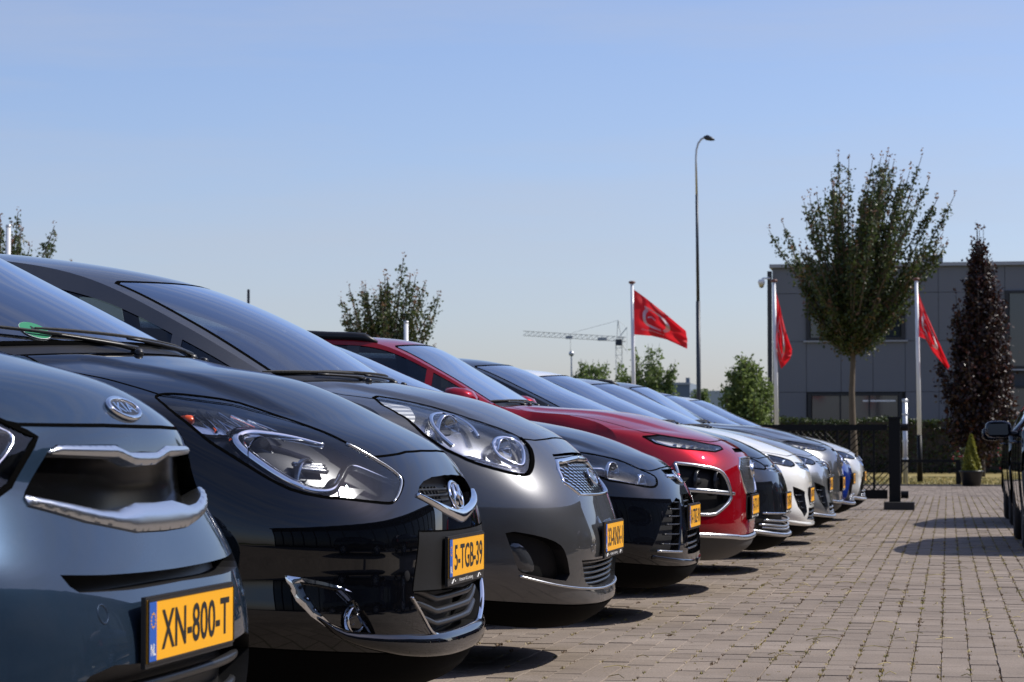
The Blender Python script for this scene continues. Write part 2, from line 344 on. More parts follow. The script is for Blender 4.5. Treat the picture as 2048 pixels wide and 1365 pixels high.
def text_mesh(body, size_w, size_h, th=.0006, bold=0.0):
    """lettering as flat mesh, fitted to a width and height, centred; x across, y up"""
    cu=bpy.data.curves.new('lettering','FONT'); cu.body=body; cu.extrude=0; cu.offset=bold; cu.resolution_u=3
    o=bpy.data.objects.new('lettering',cu); COL.objects.link(o); dg=bpy.context.evaluated_depsgraph_get(); dg.update()
    me=bpy.data.meshes.new_from_object(o.evaluated_get(dg)); bpy.data.objects.remove(o); bpy.data.curves.remove(cu)
    v=np.array([p.co[:] for p in me.vertices]); F_=[tuple(p.vertices) for p in me.polygons]; bpy.data.meshes.remove(me)
    lo,hi=v.min(0),v.max(0); c=(lo+hi)/2; d=hi-lo; v=(v-c)/[d[0],d[1],1]*[size_w,size_h,0]
    return v[:,:2],F_
def put_text(parent, name, body, w, h, frame, mat, bold=0.0):
    """frame: origin, right, up, normal"""
    V,Fc=text_mesh(body,w,h,bold=bold); o,r,u,n=[np.array(a,float) for a in frame]
    return mesh_obj(name,[o+r*a+u*b for a,b in V],Fc,mat,parent)
def plate(parent, x, z, text, sub=None, tilt=0, band=True, y0=0, w=.52):
    """yellow number plate in a black holder facing +x"""
    nrm=np.array([math.cos(tilt),0,-math.sin(tilt)]); up=np.array([math.sin(tilt),0,math.cos(tilt)]); rt=np.array([0,1.,0]); o=np.array([x,y0,z],float)
    def slab(name,c,wd,hh,t,mat,par):
        c=np.array(c,float); V=[c+rt*a*wd/2+up*b*hh/2+nrm*k*t for k in (0,1) for a,b in ((-1,-1),(1,-1),(1,1),(-1,1))]
        return mesh_obj(name,V,[(0,3,2,1),(4,5,6,7),(0,1,5,4),(1,2,6,5),(2,3,7,6),(3,0,4,7)],mat,par)
    hh=.135 if sub else .122
    h=slab('number_plate',o-up*((hh-.122)*.5)-nrm*.006,w+.014,hh,.008,MT['black_plastic'],parent)
    slab('yellow_sheet',o+nrm*.002+up*.001,w,.108,.003,MT['plate_yellow'],h)
    for a,b,ww,hh2 in ((0,.0535,w,.0035),(0,-.0525,w,.0035),(-w/2,0,.0035,.108),(w/2,0,.0035,.108)):
        slab('edge_rim',o+nrm*.0045+rt*a+up*(b+.001),ww,hh2,.0022,MT['black_plastic'],h)
    bl=slab('blue_band',o+nrm*.0052-rt*(w/2-.024)+up*.001,.04,.102,.0006,MT['plate_blue'],h)
    put_text(bl,'country_letters','NL',.026,.02,(o+nrm*.0062-rt*(w/2-.024)-up*.03,rt,up,nrm),MT['white_print'],bold=.01)
    for k in range(12):
        a=k*math.pi/6; c=o+nrm*.0062-rt*(w/2-.024)+up*.02+rt*.012*math.cos(a)+up*.012*math.sin(a); slab('star',c,.0035,.0035,.0002,MT['plate_yellow'],bl)
    put_text(h,'plate_lettering',text,w*.80,.070,(o+nrm*.0058+rt*.022+up*.001,rt,up,nrm),MT['print_black'],bold=.012)
    if sub:
        put_text(h,'dealer_lettering',sub,.20,.013,(o+nrm*.0023-up*.064,rt,up,nrm),MT['white_print'])
        for sx in (-1,1):
            pts=[o+nrm*.0025-up*.063+rt*(sx*.19+a)+up*b for a,b in ((-.03,-.004),(-.015,-.006),(.0,.004),(.012,.005),(.02,-.002),(.03,-.001))]
            MB().tube(pts,.0016,5).build('swoosh',MT['white_print'],h)
    return h
def bowl(parent, name, c, ax, r, d, mat, lens=None, n=24, rim=None, sy=1.0):
    """a deep reflector with rim and bulb cap"""
    m=MB(); m.lathe([(r*math.sqrt(max(0,1-k/8)),-d*k/8) for k in range(8)]+[(r*.14,-d),(.0005,-d)],c,ax,n,sy=sy); o=m.build(name,mat,parent,True)
    if rim: MB().lathe([(r*.97,-.002),(r*.98,.006),(r*1.05,.007),(r*1.08,0),(r*1.08,-.01)],c,ax,n,sy=sy).build('rim_ring',rim,o,True)
    if lens: MB().lathe([(r*.55*math.cos(a),-d*.55+r*.5*math.sin(a)) for a in np.linspace(0,math.pi/2,7)],c,ax,n).build('projector_lens',lens,o,True)
    return o
def oval(parent, name, fr, rx, ry, tr, mat, n=36, back=None):
    """oval badge ring standing on a frame (origin,right,up,normal)"""
    o,r,u,nm=[np.array(a,float) for a in fr]; V=[];Fc=[]; k=8
    for i in range(n):
        a=2*math.pi*i/n; e=r*math.cos(a)*rx+u*math.sin(a)*ry; d=r*math.cos(a)+u*math.sin(a)
        for j in range(k):
            b=2*math.pi*j/k; V.append(o+e+d*tr*math.cos(b)+nm*tr*math.sin(b))
    for i in range(n):
        for j in range(k): Fc.append((i*k+j,((i+1)%n)*k+j,((i+1)%n)*k+(j+1)%k,i*k+(j+1)%k))
    ob=mesh_obj(name,V,Fc,mat,parent,True)
    if back: mesh_obj('badge_face',[o+r*math.cos(2*math.pi*i/n)*rx+u*math.sin(2*math.pi*i/n)*ry+nm*.001 for i in range(n)],[tuple(range(n))],back,ob)
    return ob
def frame_at(sk, t, v, off=.004):
    p=sk.P(t,v)[0]; n=sk.N(t,v)[0]; r=np.array([0,1.,0]); r=r-n*(r@n); r/=np.linalg.norm(r); u=np.cross(n,r); return p+n*off,r,u,n
# ---- side walls, glass, wheels, cabin
def side_walls(root, sk, E, paintm, doors=True, step=.06, roof_rail=None):
    ts=np.linspace(7,18,160); q=sk.ev(ts); xe,ye,ze=q[:,2],q[:,3],q[:,4]; o=np.argsort(xe); xs,ys,zs=xe[o],ye[o],ze[o]
    W=E['W']; xa=E['xa']; L=E['L']; belt0=E['wb'][1]-.06
    beltz=lambda x: np.minimum(np.interp(x,xs,zs)-.05, belt0+.035*np.clip((-1.2-x)/2.5,0,1))
    def Y(x,z):
        y1,z1=np.interp(x,xs,ys),np.interp(x,xs,zs); zb=beltz(x); yb=np.minimum(W-.012,np.maximum(y1,W-.012))
        s=np.clip((z-zb)/np.maximum(z1-zb,1e-3),0,1); up=yb+(y1-yb)*s**1.12
        lo=np.interp(z,[.18,.30,.45,.62,.8,1.1],[W-.07,W-.03,W-.012,W-.0,W-.006,W-.012])
        return np.where(z>zb,up,np.minimum(lo,yb+.012))
    ax=(xa-.345,-L+.78); R=.355
    top=[(float(a),float(b)) for a,b in zip(xe,ze)]
    fr=sk.ev(np.linspace(4.2,6.9,14)); front=[(float(a),float(b)) for a,b in zip(fr[:,2],fr[:,4])]
    def arch(c): return [(c+R*math.cos(a),.33+R*math.sin(a)) for a in np.linspace(-.38,math.pi+.38,34)]
    A,B=arch(ax[0]),arch(ax[1])
    bot=[(-L+.16,.24)]+B[::-1]+[(x,.2) for x in np.linspace(B[0][0]+.05,A[-1][0]-.05,12)]+A[::-1]
    bot=[p for p in bot if not(p[0]>xa-.004)]
    outer=front+top+bot
    # windows
    wt=[]; tt=np.linspace(11.35,16.2,60); qq=sk.ev(tt); g=np.gradient(np.stack([qq[:,2],qq[:,4]],1),axis=0); g/=np.linalg.norm(g,axis=1)[:,None]
    off=np.stack([qq[:,2]+g[:,1]*E.get('pil',.05),qq[:,4]-(-g[:,0])*E.get('pil',.05)],1)
    off=[p for p in off if p[1]>beltz(p[0])+.03]
    x0,x1=off[0][0],off[-1][0]; cut=[x0+.3,x0-.42+.0,-(L*.5)-.12,-(L*.5)-1.0]
    wins=[]
    xb=[x0-.28,-L*.5-.1,-L*.5-.95]; rng=[(x0+.01,xb[0]+.02),(xb[0]-.02,xb[1]+.035),(xb[1]-.035,xb[2]+.02),(xb[2]-.03,x1+.02)]
    rng=[(q,0) for q in rng]+[((xb[0]+.02,xb[0]-.02),1),((xb[1]+.035,xb[1]-.035),1),((xb[2]+.02,xb[2]-.03),1)]; wk=[]
    for (a,b),pk in rng:
        if a-b<(.12 if not pk else .01) or b<x1 or a>x0+.02: continue
        tp=[(float(p[0]),float(p[1])) for p in off if b<=p[0]<=a]
        if len(tp)<2: continue
        ox=[p[0] for p in off][::-1]; oz=[p[1] for p in off][::-1]
        tp=[(a,float(np.interp(a,ox,oz)))]+tp+[(b,float(np.interp(b,ox,oz)))]
        bt=[(float(x),float(beltz(x)+.018)) for x in np.linspace(b,a,8)]
        if tp[0][1]<=bt[-1][1]+.01: tp=tp[1:]
        wins.append(tp+bt); wk.append(pk)
    gx=np.arange(-L,xa,step); G=np.array([(a,b) for a in gx for b in np.arange(.22,1.6,step)]); G=G[inpoly(G,outer)]
    lps=[np.array(dense(outer,.04))]+[np.array(dense(w,.04)) for w in wins]
    for l in lps: G=G[seg_clear(G,l,.012)]
    pts=list(map(tuple,G)); segs=[]
    for l in lps:
        b=len(pts); pts+=list(map(tuple,l)); segs+=[(b+i,b+(i+1)%len(l)) for i in range(len(l))]
    V,T=cdt(pts,segs); cen=V[T].mean(1); keep=inpoly(cen,lps[0]); T,cen=T[keep],cen[keep]; own=np.full(len(T),-1)
    for i,l in enumerate(lps[1:]): own[inpoly(cen,l)]=i
    yy=Y(V[:,0],V[:,1])
    for sgn in (-1,1):
        P=np.stack([V[:,0],sgn*yy,V[:,1]],1)
        def piece(name,sel,mat,off=0):
            t=T[sel]
            if len(t)==0: return None
            u,inv=np.unique(t.ravel(),return_inverse=True)
            f=inv.reshape(-1,3); f=f if sgn<0 else f[:,::-1]
            return mesh_obj(name,P[u]+[0,sgn*off,0],f,mat,root,smooth=True)
        piece('body_side',own<0,paintm)
        for i in range(len(wins)): piece('window_pillar' if wk[i] else 'side_window',own==i,MT['gloss_black'] if wk[i] else MT['side_glass'],-.003 if wk[i] else -.006)
        dz=lambda x:(x,sgn*(float(Y(np.array([x]),np.array([.6]))[0])+.001),.6)
        for x in (x0-.12,-L*.5-.1,-L*.5-.98):
            zt=float(beltz(x)); zz=np.linspace(.26,zt,14); pts2=[(x-.02*math.sin(3*(z-.3)),sgn*(float(Y(np.array([x]),np.array([z]))[0])-.001),z) for z in zz]
            MB().tube(pts2,.0032,5).build('door_seam',MT['gap'],root)
        for x in (-L*.5+.02,-L*.5-.85):
            yv=float(Y(np.array([x]),np.array([.86]))[0]); MB().tube([(x+.1,sgn*yv,.86),(x+.07,sgn*(yv+.035),.865),(x-.07,sgn*(yv+.035),.865),(x-.1,sgn*yv,.86)],.011,8).build('door_handle',paintm,root,True)
    return Y,ax,x0,beltz
TYRE={}
def wheel(root, x, y, r=.325, sgn=1, simple=False, key='alloy'):
    """tyre with tread shoulders, rim with spokes"""
    w=.2
    if key not in TYRE:
        m=MB(); pr=[(.205,-w*.42),(.23,-w*.5),(r-.03,-w*.5),(r-.006,-w*.40),(r,-w*.3),(r,w*.3),(r-.006,w*.40),(r-.03,w*.5),(.23,w*.5),(.205,w*.42),(.2,0)]; m.lathe(pr,(0,0,0),(0,1,0),36); tm=m
        rm=MB(); rm.lathe([(.207,.085),(.2,.09),(.192,.07),(.188,-.06)],(0,0,0),(0,1,0),36); rm.lathe([(.0005,.075),(.045,.072),(.055,.055),(.055,.02)],(0,0,0),(0,1,0),20)
        for k in range(5):
            for d in (-.14,.14):
                a=2*math.pi*k/5+d; b=2*math.pi*k/5+d*.9; rm.tube([(.045*math.cos(a),.058,.045*math.sin(a)),(.12*math.cos(a),.07,.12*math.sin(a)),(.195*math.cos(b),.072,.195*math.sin(b))],[.016,.013,.014],6)
        rm.lathe([(.13,-.02),(.05,-.02)],(0,0,0),(0,1,0),24)
        a=tm.build('tyre',MT['rubber'],None,True); b=rm.build('rim',MT['alloy'],None,True); TYRE[key]=(a.data,b.data)
        bpy.data.objects.remove(a); bpy.data.objects.remove(b)
    t=bpy.data.objects.new('wheel',TYRE[key][0]); link(t,root); t.location=(x,y,r); t.rotation_euler=(0,.37*x,0 if sgn>0 else math.pi)
    k=bpy.data.objects.new('rim',TYRE[key][1]); link(k,t); return t
SEAT={}
def cabin(root, E, L, sk):
    if 's' not in SEAT:
        m=MB(); m.box((0,0,.12),(.5,.48,.18)); m.tube([(-.2,0,.15),(-.28,0,.45),(-.36,0,.72)],[.23,.24,.15],10); a=m.build('seat',MT['seat'],None,True)
        h=MB(); h.tube([(-.40,-.11,.86),(-.395,0,.875),(-.40,.11,.86)],[.07,.09,.07],8); h.tube([(-.37,-.05,.7),(-.4,-.05,.84)],.008,5); h.tube([(-.37,.05,.7),(-.4,.05,.84)],.008,5); b=h.build('headrest',MT['seat'],None,True)
        SEAT['s']=(a.data,b.data); bpy.data.objects.remove(a); bpy.data.objects.remove(b)
    xw=E['wb'][0]; q=sk.P(12.45,0)[0]; MB().box((q[0]-.10,0,q[2]-.13),(.03,.22,.06)).build('rear_view_mirror',MT['dash'],root)
    for x,y in ((xw-.75,.36),(xw-.75,-.36),(xw-1.6,.36),(xw-1.6,-.36)):
        s=bpy.data.objects.new('seat',SEAT['s'][0]); link(s,root); s.location=(x,y,.42)
        h=bpy.data.objects.new('headrest',SEAT['s'][1]); link(h,s)
    W=E['W']; zb=E['wb'][1]
    m=MB(); m.box(((-L+.3+E['xa']-.7)/2,0,.3),(L-.3-.7+E['xa'],2*W-.5,.14)); m.build('floor_pan',MT['under'],root)
    MB().box((E['xa']-.05,0,.45),(.12,2*W-.5,.42)).build('radiator_carrier',MT['under'],root)
    d=MB(); d.box((xw-.02,0,zb-.16),(.5,2*W-.36,.22)); d.tube([(xw-.2,-W+.2,zb-.06),(xw-.2,W-.2,zb-.06)],.07,8); d.build('dashboard',MT['dash'],root)
    s=MB(); n=20; s.tube([(xw-.38+.06*math.sin(a),.36+.185*math.cos(a),zb-.1+.175*math.sin(a)) for a in np.linspace(0,2*math.pi,n)],.016,6); s.tube([(xw-.2,.36,zb-.14),(xw-.38,.36,zb-.1)],.03,6); s.build('steering_wheel',MT['dash'],root,True)
def mirror(root, x, y, z, sgn, paintm, s=1.0):
    m=MB(); n=14; V=[];Fc=[]; prof=[(-.05,.80),(-.045,.95),(0,1.0),(.05,.92),(.09,.70),(.11,.35),(.115,.02)]
    for d,k in prof:
        for i in range(n):
            a=2*math.pi*i/n; ca,sa=math.cos(a),math.sin(a); ca=abs(ca)**.6*np.sign(ca); sa=abs(sa)**.6*np.sign(sa); V.append((d*s,.115*k*ca*s+.02*d*s,.075*k*sa*s))
    for i in range(len(prof)-1):
        for j in range(n): Fc.append((i*n+j,i*n+(j+1)%n,(i+1)*n+(j+1)%n,(i+1)*n+j))
    V=[(x+p[0],y+sgn*.14+p[1],z+p[2]) for p in V]
    if sgn>0: pass
    o=mesh_obj('door_mirror',V,Fc,paintm,root,True)
    mesh_obj('mirror_glass',[(x-.046*s,y+sgn*.14+q[0]*s,z+q[1]*s) for q in ((-.085,-.05),(.085,-.05),(.09,.045),(-.08,.05))],[(0,1,2,3)],MT['mirror'],o)
    MB().tube([(x,y-sgn*.03,z-.045),(x,y+sgn*.06,z-.03)],[.03,.022],8).build('mirror_stalk',MT['black_plastic'],o)
    return o

# ---- setting: ground, paving of single bricks, grass strip
def ground_mat(name, c1, c2, scale, rough=.95, bump=.3, c3=None):
    m,nt,b,nn,lk=nodes_of(name); tc=nn('ShaderNodeTexCoord'); n=nn('ShaderNodeTexNoise'); n.inputs['Scale'].default_value=scale; n.inputs['Detail'].default_value=8; n.inputs['Roughness'].default_value=.65
    lk(tc.outputs['Object'],n.inputs['Vector']); r=nn('ShaderNodeValToRGB'); r.color_ramp.elements[0].position=.35; r.color_ramp.elements[0].color=(*c1,1); r.color_ramp.elements[1].position=.65; r.color_ramp.elements[1].color=(*c2,1)
    if c3: e=r.color_ramp.elements.new(.5); e.color=(*c3,1)
    lk(n.outputs['Fac'],r.inputs['Fac']); lk(r.outputs['Color'],b.inputs['Base Color']); b.inputs['Roughness'].default_value=rough; b.inputs['Specular IOR Level'].default_value=.2
    bp=nn('ShaderNodeBump'); bp.inputs['Strength'].default_value=bump; bp.inputs['Distance'].default_value=.02; lk(n.outputs['Fac'],bp.inputs['Height']); lk(bp.outputs['Normal'],b.inputs['Normal']); MT[name]=m; return m
def brick_mat(name, pattern=False):
    """grey-brown concrete paver, each one a shade of its own"""
    m,nt,b,nn,lk=nodes_of(name); tc=nn('ShaderNodeTexCoord'); geo=nn('ShaderNodeNewGeometry'); oi=nn('ShaderNodeObjectInfo')
    ad=nn('ShaderNodeMath'); ad.operation='ADD'; lk(geo.outputs['Random Per Island'],ad.inputs[0]); lk(oi.outputs['Random'],ad.inputs[1]); fr=nn('ShaderNodeMath'); fr.operation='FRACT'; lk(ad.outputs[0],fr.inputs[0])
    r=nn('ShaderNodeValToRGB'); r.color_ramp.elements[0].color=(.208,.167,.132,1); r.color_ramp.elements[1].color=(.245,.200,.162,1); e=r.color_ramp.elements.new(.5); e.color=(.220,.178,.142,1); lk(fr.outputs[0],r.inputs['Fac'])
    n=nn('ShaderNodeTexNoise'); n.inputs['Scale'].default_value=1.3; n.inputs['Detail'].default_value=8; n.inputs['Roughness'].default_value=.7; lk(geo.outputs['Position'],n.inputs['Vector'])
    n2=nn('ShaderNodeTexNoise'); n2.inputs['Scale'].default_value=140; n2.inputs['Detail'].default_value=4; lk(geo.outputs['Position'],n2.inputs['Vector'])
    mr=nn('ShaderNodeMapRange'); mr.inputs['From Min'].default_value=.3; mr.inputs['From Max'].default_value=.7; mr.inputs['To Min'].default_value=.78; mr.inputs['To Max'].default_value=1.2; lk(n.outputs['Fac'],mr.inputs['Value'])
    m3=nn('ShaderNodeMapRange'); m3.inputs['From Min'].default_value=.3; m3.inputs['From Max'].default_value=.7; m3.inputs['To Min'].default_value=.72; m3.inputs['To Max'].default_value=1.28; lk(n2.outputs['Fac'],m3.inputs['Value'])
    mu0=nn('ShaderNodeMath'); mu0.operation='MULTIPLY'; lk(mr.outputs[0],mu0.inputs[0]); lk(m3.outputs[0],mu0.inputs[1])
    n5=nn('ShaderNodeTexNoise'); n5.inputs['Scale'].default_value=.55; n5.inputs['Detail'].default_value=9; n5.inputs['Roughness'].default_value=.75; n5.inputs['Distortion'].default_value=.6; lk(geo.outputs['Position'],n5.inputs['Vector'])   # old stains
    m5=nn('ShaderNodeMapRange'); m5.inputs['From Min'].default_value=.54; m5.inputs['From Max'].default_value=.70; m5.inputs['To Min'].default_value=1.03; m5.inputs['To Max'].default_value=.74; lk(n5.outputs['Fac'],m5.inputs['Value'])
    mu=nn('ShaderNodeMath'); mu.operation='MULTIPLY'; lk(mu0.outputs[0],mu.inputs[0]); lk(m5.outputs[0],mu.inputs[1])
    vm=nn('ShaderNodeVectorMath'); vm.operation='SCALE'; lk(r.outputs['Color'],vm.inputs[0]); lk(mu.outputs[0],vm.inputs['Scale']); last=vm.outputs[0]
    if pattern:
        bt=nn('ShaderNodeTexBrick'); bt.inputs['Scale'].default_value=1; bt.inputs['Brick Width'].default_value=.21; bt.inputs['Row Height'].default_value=.105; bt.inputs['Mortar Size'].default_value=.004; bt.inputs['Color1'].default_value=(.22,.18,.145,1); bt.inputs['Color2'].default_value=(.19,.155,.125,1); bt.inputs['Mortar'].default_value=(.09,.08,.05,1)
        mp=nn('ShaderNodeMapping'); mp.inputs['Rotation'].default_value=(0,0,math.pi/2); lk(geo.outputs['Position'],mp.inputs['Vector']); lk(mp.outputs[0],bt.inputs['Vector'])
        lk(bt.outputs['Color'],vm.inputs[0])
    lk(last,b.inputs['Base Color']); b.inputs['Roughness'].default_value=.88; b.inputs['Specular IOR Level'].default_value=.3
    bp=nn('ShaderNodeBump'); bp.inputs['Strength'].default_value=.25; bp.inputs['Distance'].default_value=.004; lk(n2.outputs['Fac'],bp.inputs['Height']); lk(bp.outputs['Normal'],b.inputs['Normal']); MT[name]=m; return m
def sheet(name,x0,x1,y0,y1,z,mat,parent=None): return mesh_obj(name,[(x0,y0,z),(x1,y0,z),(x1,y1,z),(x0,y1,z)],[(0,1,2,3)],mat,parent)
tag(sheet('ground',-1200,1200,-400,2000,-.06,ground_mat('meadow',(.05,.07,.025),(.11,.10,.045),.4)),kind='structure')
BX0,BX1,BY0,BY1=-3.6,2.2,7.6,56.9; CW,CL=.105,.21
pav=tag(sheet('paving',-30,30,-30,57,-.0060,ground_mat('joint_sand',(.13,.105,.065),(.22,.18,.11),30)),kind='structure')
bm_=brick_mat('paver'); bp_=brick_mat('paver_far',True)
for i,(a,b,c,d) in enumerate(((-30,BX0,-30,57),(BX1,30,-30,57),(BX0,BX1,-30,BY0+CL*.6))): tag(sheet('paved_area',a,b,c,d,-.001,bp_,pav))
def paver_shape():
    w,l,c,h=(CW-.0025)/2,(CL-.0025)/2,.002,.012
    V=[(-w,-l,-h),(w,-l,-h),(w,l,-h),(-w,l,-h),(-w,-l,-.0035),(w,-l,-.0035),(w,l,-.0035),(-w,l,-.0035),(-w+c,-l+c,0),(w-c,-l+c,0),(w-c,l-c,0),(-w+c,l-c,0)]
    return np.array(V),[(8,9,10,11),(4,5,9,8),(5,6,10,9),(6,7,11,10),(7,4,8,11),(0,1,5,4),(1,2,6,5),(2,3,7,6),(3,0,4,7)]
pv,pf_=paver_shape(); cells=[]
for i in range(int((BX1-BX0)/CW)):
    for j in range(int((BY1-BY0)/CL)+1):
        y=BY0+(j+.5*(i%2))*CL+CL/2
        if y<BY1-CL*.5: cells.append((BX0+(i+.5)*CW,y,i,j))
cells=np.array(cells); zj=RNG.normal(0,.0012,len(cells)); tx=RNG.normal(0,.0035,len(cells)); ty=RNG.normal(0,.003,len(cells)); rz=RNG.normal(0,.006,len(cells)); jx=RNG.normal(0,.0012,len(cells))
# the ones that show largest: right of the noses, nearest, inside the view
ang=np.arctan2(cells[:,0],cells[:,1])+math.radians(9.78); dist=np.hypot(cells[:,0],cells[:,1])
vis=(ang<math.radians(11.4))&(cells[:,0]>-1.75)&(dist>8.6)&(cells[:,0]>-1.30-.42*(np.abs((cells[:,1]-9.4)%2.5-1.25)>.7))
near=np.where(vis)[0][np.argsort(dist[vis])][:300]; isn=np.zeros(len(cells),bool); isn[near]=True
pmesh=bpy.data.meshes.new('paver'); pmesh.from_pydata([tuple(map(float,p)) for p in pv],[],pf_); pmesh.materials.append(bm_)
for k in near:
    o=bpy.data.objects.new('paver',pmesh); link(o,pav); o.location=(cells[k,0]+jx[k],cells[k,1],zj[k]); o.rotation_euler=(tx[k],ty[k],rz[k])
far=np.where(~isn)[0]; P=pv[None,:,:]+0*cells[far,None,:1]
V=P.copy(); V[:,:,2]+=P[:,:,1]*tx[far,None]-P[:,:,0]*ty[far,None]+zj[far,None]; V[:,:,0]+=cells[far,0,None]+jx[far,None]-P[:,:,1]*rz[far,None]; V[:,:,1]+=cells[far,1,None]+P[:,:,0]*rz[far,None]
F_=(np.array(pf_)[None]+12*np.arange(len(far))[:,None,None]).reshape(-1,4)
o=mesh_obj('pavers',V.reshape(-1,3),F_,bm_,pav); tag(o,kind='stuff')
# weeds and moss in the joints between the courses
def blades(spots, n, size, h, name, mats, label, cat=None):
    V=[];Fc=[];M=[]
    for (x,y,s) in spots:
        mi=int(RNG.integers(len(mats)))
        for k in range(n):
            a=RNG.uniform(0,6.28); r=size*s*RNG.uniform(0,1)**.6; px,py=x+.35*r*math.cos(a),y+r*math.sin(a); b=RNG.uniform(0,6.28); w=.0048*s*RNG.uniform(.6,1.5); hh=h*s*RNG.uniform(.15,.7); l=RNG.uniform(-2.2,2.2)*hh
            q=len(V); V+=[(px-w*math.cos(b),py-w*math.sin(b),-.008),(px+w*math.cos(b),py+w*math.sin(b),-.008),(px+l*math.sin(b),py+l*math.cos(b),hh)]; Fc.append((q,q+1,q+2)); M.append(mi)
    o=mesh_obj(name,V,Fc,None,None,mats=mats,fm=M); return tag(o,label,cat,kind='stuff')
wm=[pm('weed_dry',(.42,.33,.10),.8),pm('weed_straw',(.50,.41,.19),.8),pm('weed_moss',(.30,.26,.07),.8),pm('weed_brown',(.19,.12,.06),.9)]
spots=[]
for i in range(int((BX1-BX0)/CW)+1):
    x=BX0+i*CW; dens=RNG.uniform(.45,.9)*(1 if x>-.9 else .5)
    for j in range(int((BY1-BY0)/CL)):
        y=BY0+j*CL+(CL/2 if i%2 else 0)
        if y>44: break
        if RNG.random()<dens: spots.append((x,y+RNG.normal(0,.015),RNG.uniform(.5,1.25)))
        if RNG.random()<dens*.55: spots.append((x,y+CL*.5+RNG.normal(0,.03),RNG.uniform(.3,.8)))
for k in range(450): spots.append((RNG.uniform(-1.6,.8),RNG.uniform(8.6,30),RNG.uniform(.3,.7)))
blades(spots,14,.032,.015,'joint_weeds',wm,'dry yellowish weeds growing in the joints between the pavers','weeds')
tw=MB()
for k in range(110):
    x,y,a=RNG.uniform(-1.3,.9),RNG.uniform(8.8,22),RNG.uniform(0,3.14); l=RNG.uniform(.02,.07); tw.tube([(x-l*math.cos(a),y-l*math.sin(a),.003),(x,y,.006+RNG.uniform(0,.008)),(x+l*math.cos(a+.5),y+l*math.sin(a+.5),.003)],.0016,4)
tag(tw.build('dry_stems',wm[1]),'scattered dry stems and twigs lying on the pavers','twigs',kind='stuff')
gs=tag(sheet('grass_verge',-60,60,57.2,130,-.02,ground_mat('dry_grass',(.20,.15,.05),(.34,.27,.12),2.2,c3=(.26,.21,.08))),kind='structure')
kb=MB(); kb.box((0,57.05,-.01),(60,.12,.08)); tag(kb.build('kerb',pm('kerb_concrete',(.2,.18,.16),.9,bump=.3)),kind='structure')
gspots=[(RNG.uniform(-4,3),57.2+RNG.uniform(0,1)**1.5*14,RNG.uniform(1.5,4)) for _ in range(5200)]
blades(gspots,6,.05,.035,'verge_grass',[wm[0],wm[1],pm('verge_green',(.17,.17,.05),.8)],'dry straw coloured grass on the verge beyond the paving','grass')

VENGA=dict(W=.88,xa=-.62,zf=(.85,.93,.985,1.02),xf=(-.72,-.86,-1.0),wb=(-1.12,1.05),wt=(-1.86,.60,1.43),zr=1.565,L=4.07)
def rear(L,zr,xr):  # roof and tail centre points after the windscreen header
    return [(xr-.55,zr-.012),(xr-1.45,zr),(-L+.38,zr-.075),(-L+.07,1.02),(-L+.03,.85),(-L,.5),(-L+.12,.24)]
CARS={}

CARS['c2']=dict(pos=(-1.35,7.01,0),C=[(-.55,.17),(-.04,.18),(-.004,.235),(.0,.32),(.0,.46),(.0,.58),(-.018,.68),(-.095,.797),(-.26,.893),(-.48,.995),(-.72,1.045),(-.84,1.075),(-1.22,1.27),(-1.63,1.458)]+rear(4.1,1.56,-1.63),E=dict(VENGA))
CARS['c3']=dict(pos=(-1.265,9.56,0),C=[(-.55,.16),(-.07,.17),(-.01,.235),(-.02,.31),(.0,.45),(-.03,.58),(-.075,.70),(-.215,.848),(-.35,.92),(-.50,.984),(-.72,1.035),(-.88,1.065),(-1.24,1.282),(-1.63,1.442)]+rear(4.07,1.56,-1.63),E=dict(VENGA))
CARS['c1']=dict(pos=(-1.36,4.465,0),C=[(-.55,.17),(-.08,.17),(.0,.24),(.0,.33),(.0,.49),(-.03,.58),(-.085,.72),(-.115,.845),(-.16,.895),(-.36,.972),(-.70,1.03),(-.95,1.075),(-1.35,1.28),(-1.75,1.45)]+rear(4.36,1.54,-1.75),E=dict(W=.90,xa=-.64,zf=(.88,.94,.98,1.01),xf=(-.74,-.90,-1.08),wb=(-1.25,1.05),wt=(-1.98,.60,1.42),zr=1.54,L=4.36))
CARS['c4']=dict(pos=(-1.21,12.16,0),C=[(-.55,.17),(-.035,.185),(.0,.23),(.01,.30),(.0,.46),(-.03,.57),(-.075,.66),(-.135,.728),(-.28,.80),(-.47,.873),(-.78,.94),(-.98,.965),(-1.42,1.165),(-1.88,1.345)]+rear(4.36,1.43,-1.88),E=dict(W=.90,xa=-.64,zf=(.74,.82,.88,.93),xf=(-.72,-.88,-1.08),wb=(-1.26,.95),wt=(-2.1,.60,1.315),zr=1.43,L=4.36))
CARS['c5']=dict(pos=(-1.10,14.5,0),C=[(-.55,.2),(-.1,.2),(-.02,.26),(-.01,.34),(.0,.48),(-.005,.62),(-.03,.755),(-.16,.852),(-.34,.915),(-.66,1.005),(-1.1,1.045),(-1.28,1.06),(-1.58,1.24),(-1.89,1.41)]+rear(4.2,1.48,-1.89),E=dict(W=.90,xa=-.62,zf=(.88,.93,.985,1.01),xf=(-.74,-.92,-1.15),wb=(-1.36,1.04),wt=(-2.02,.60,1.385),zr=1.48,L=4.2))
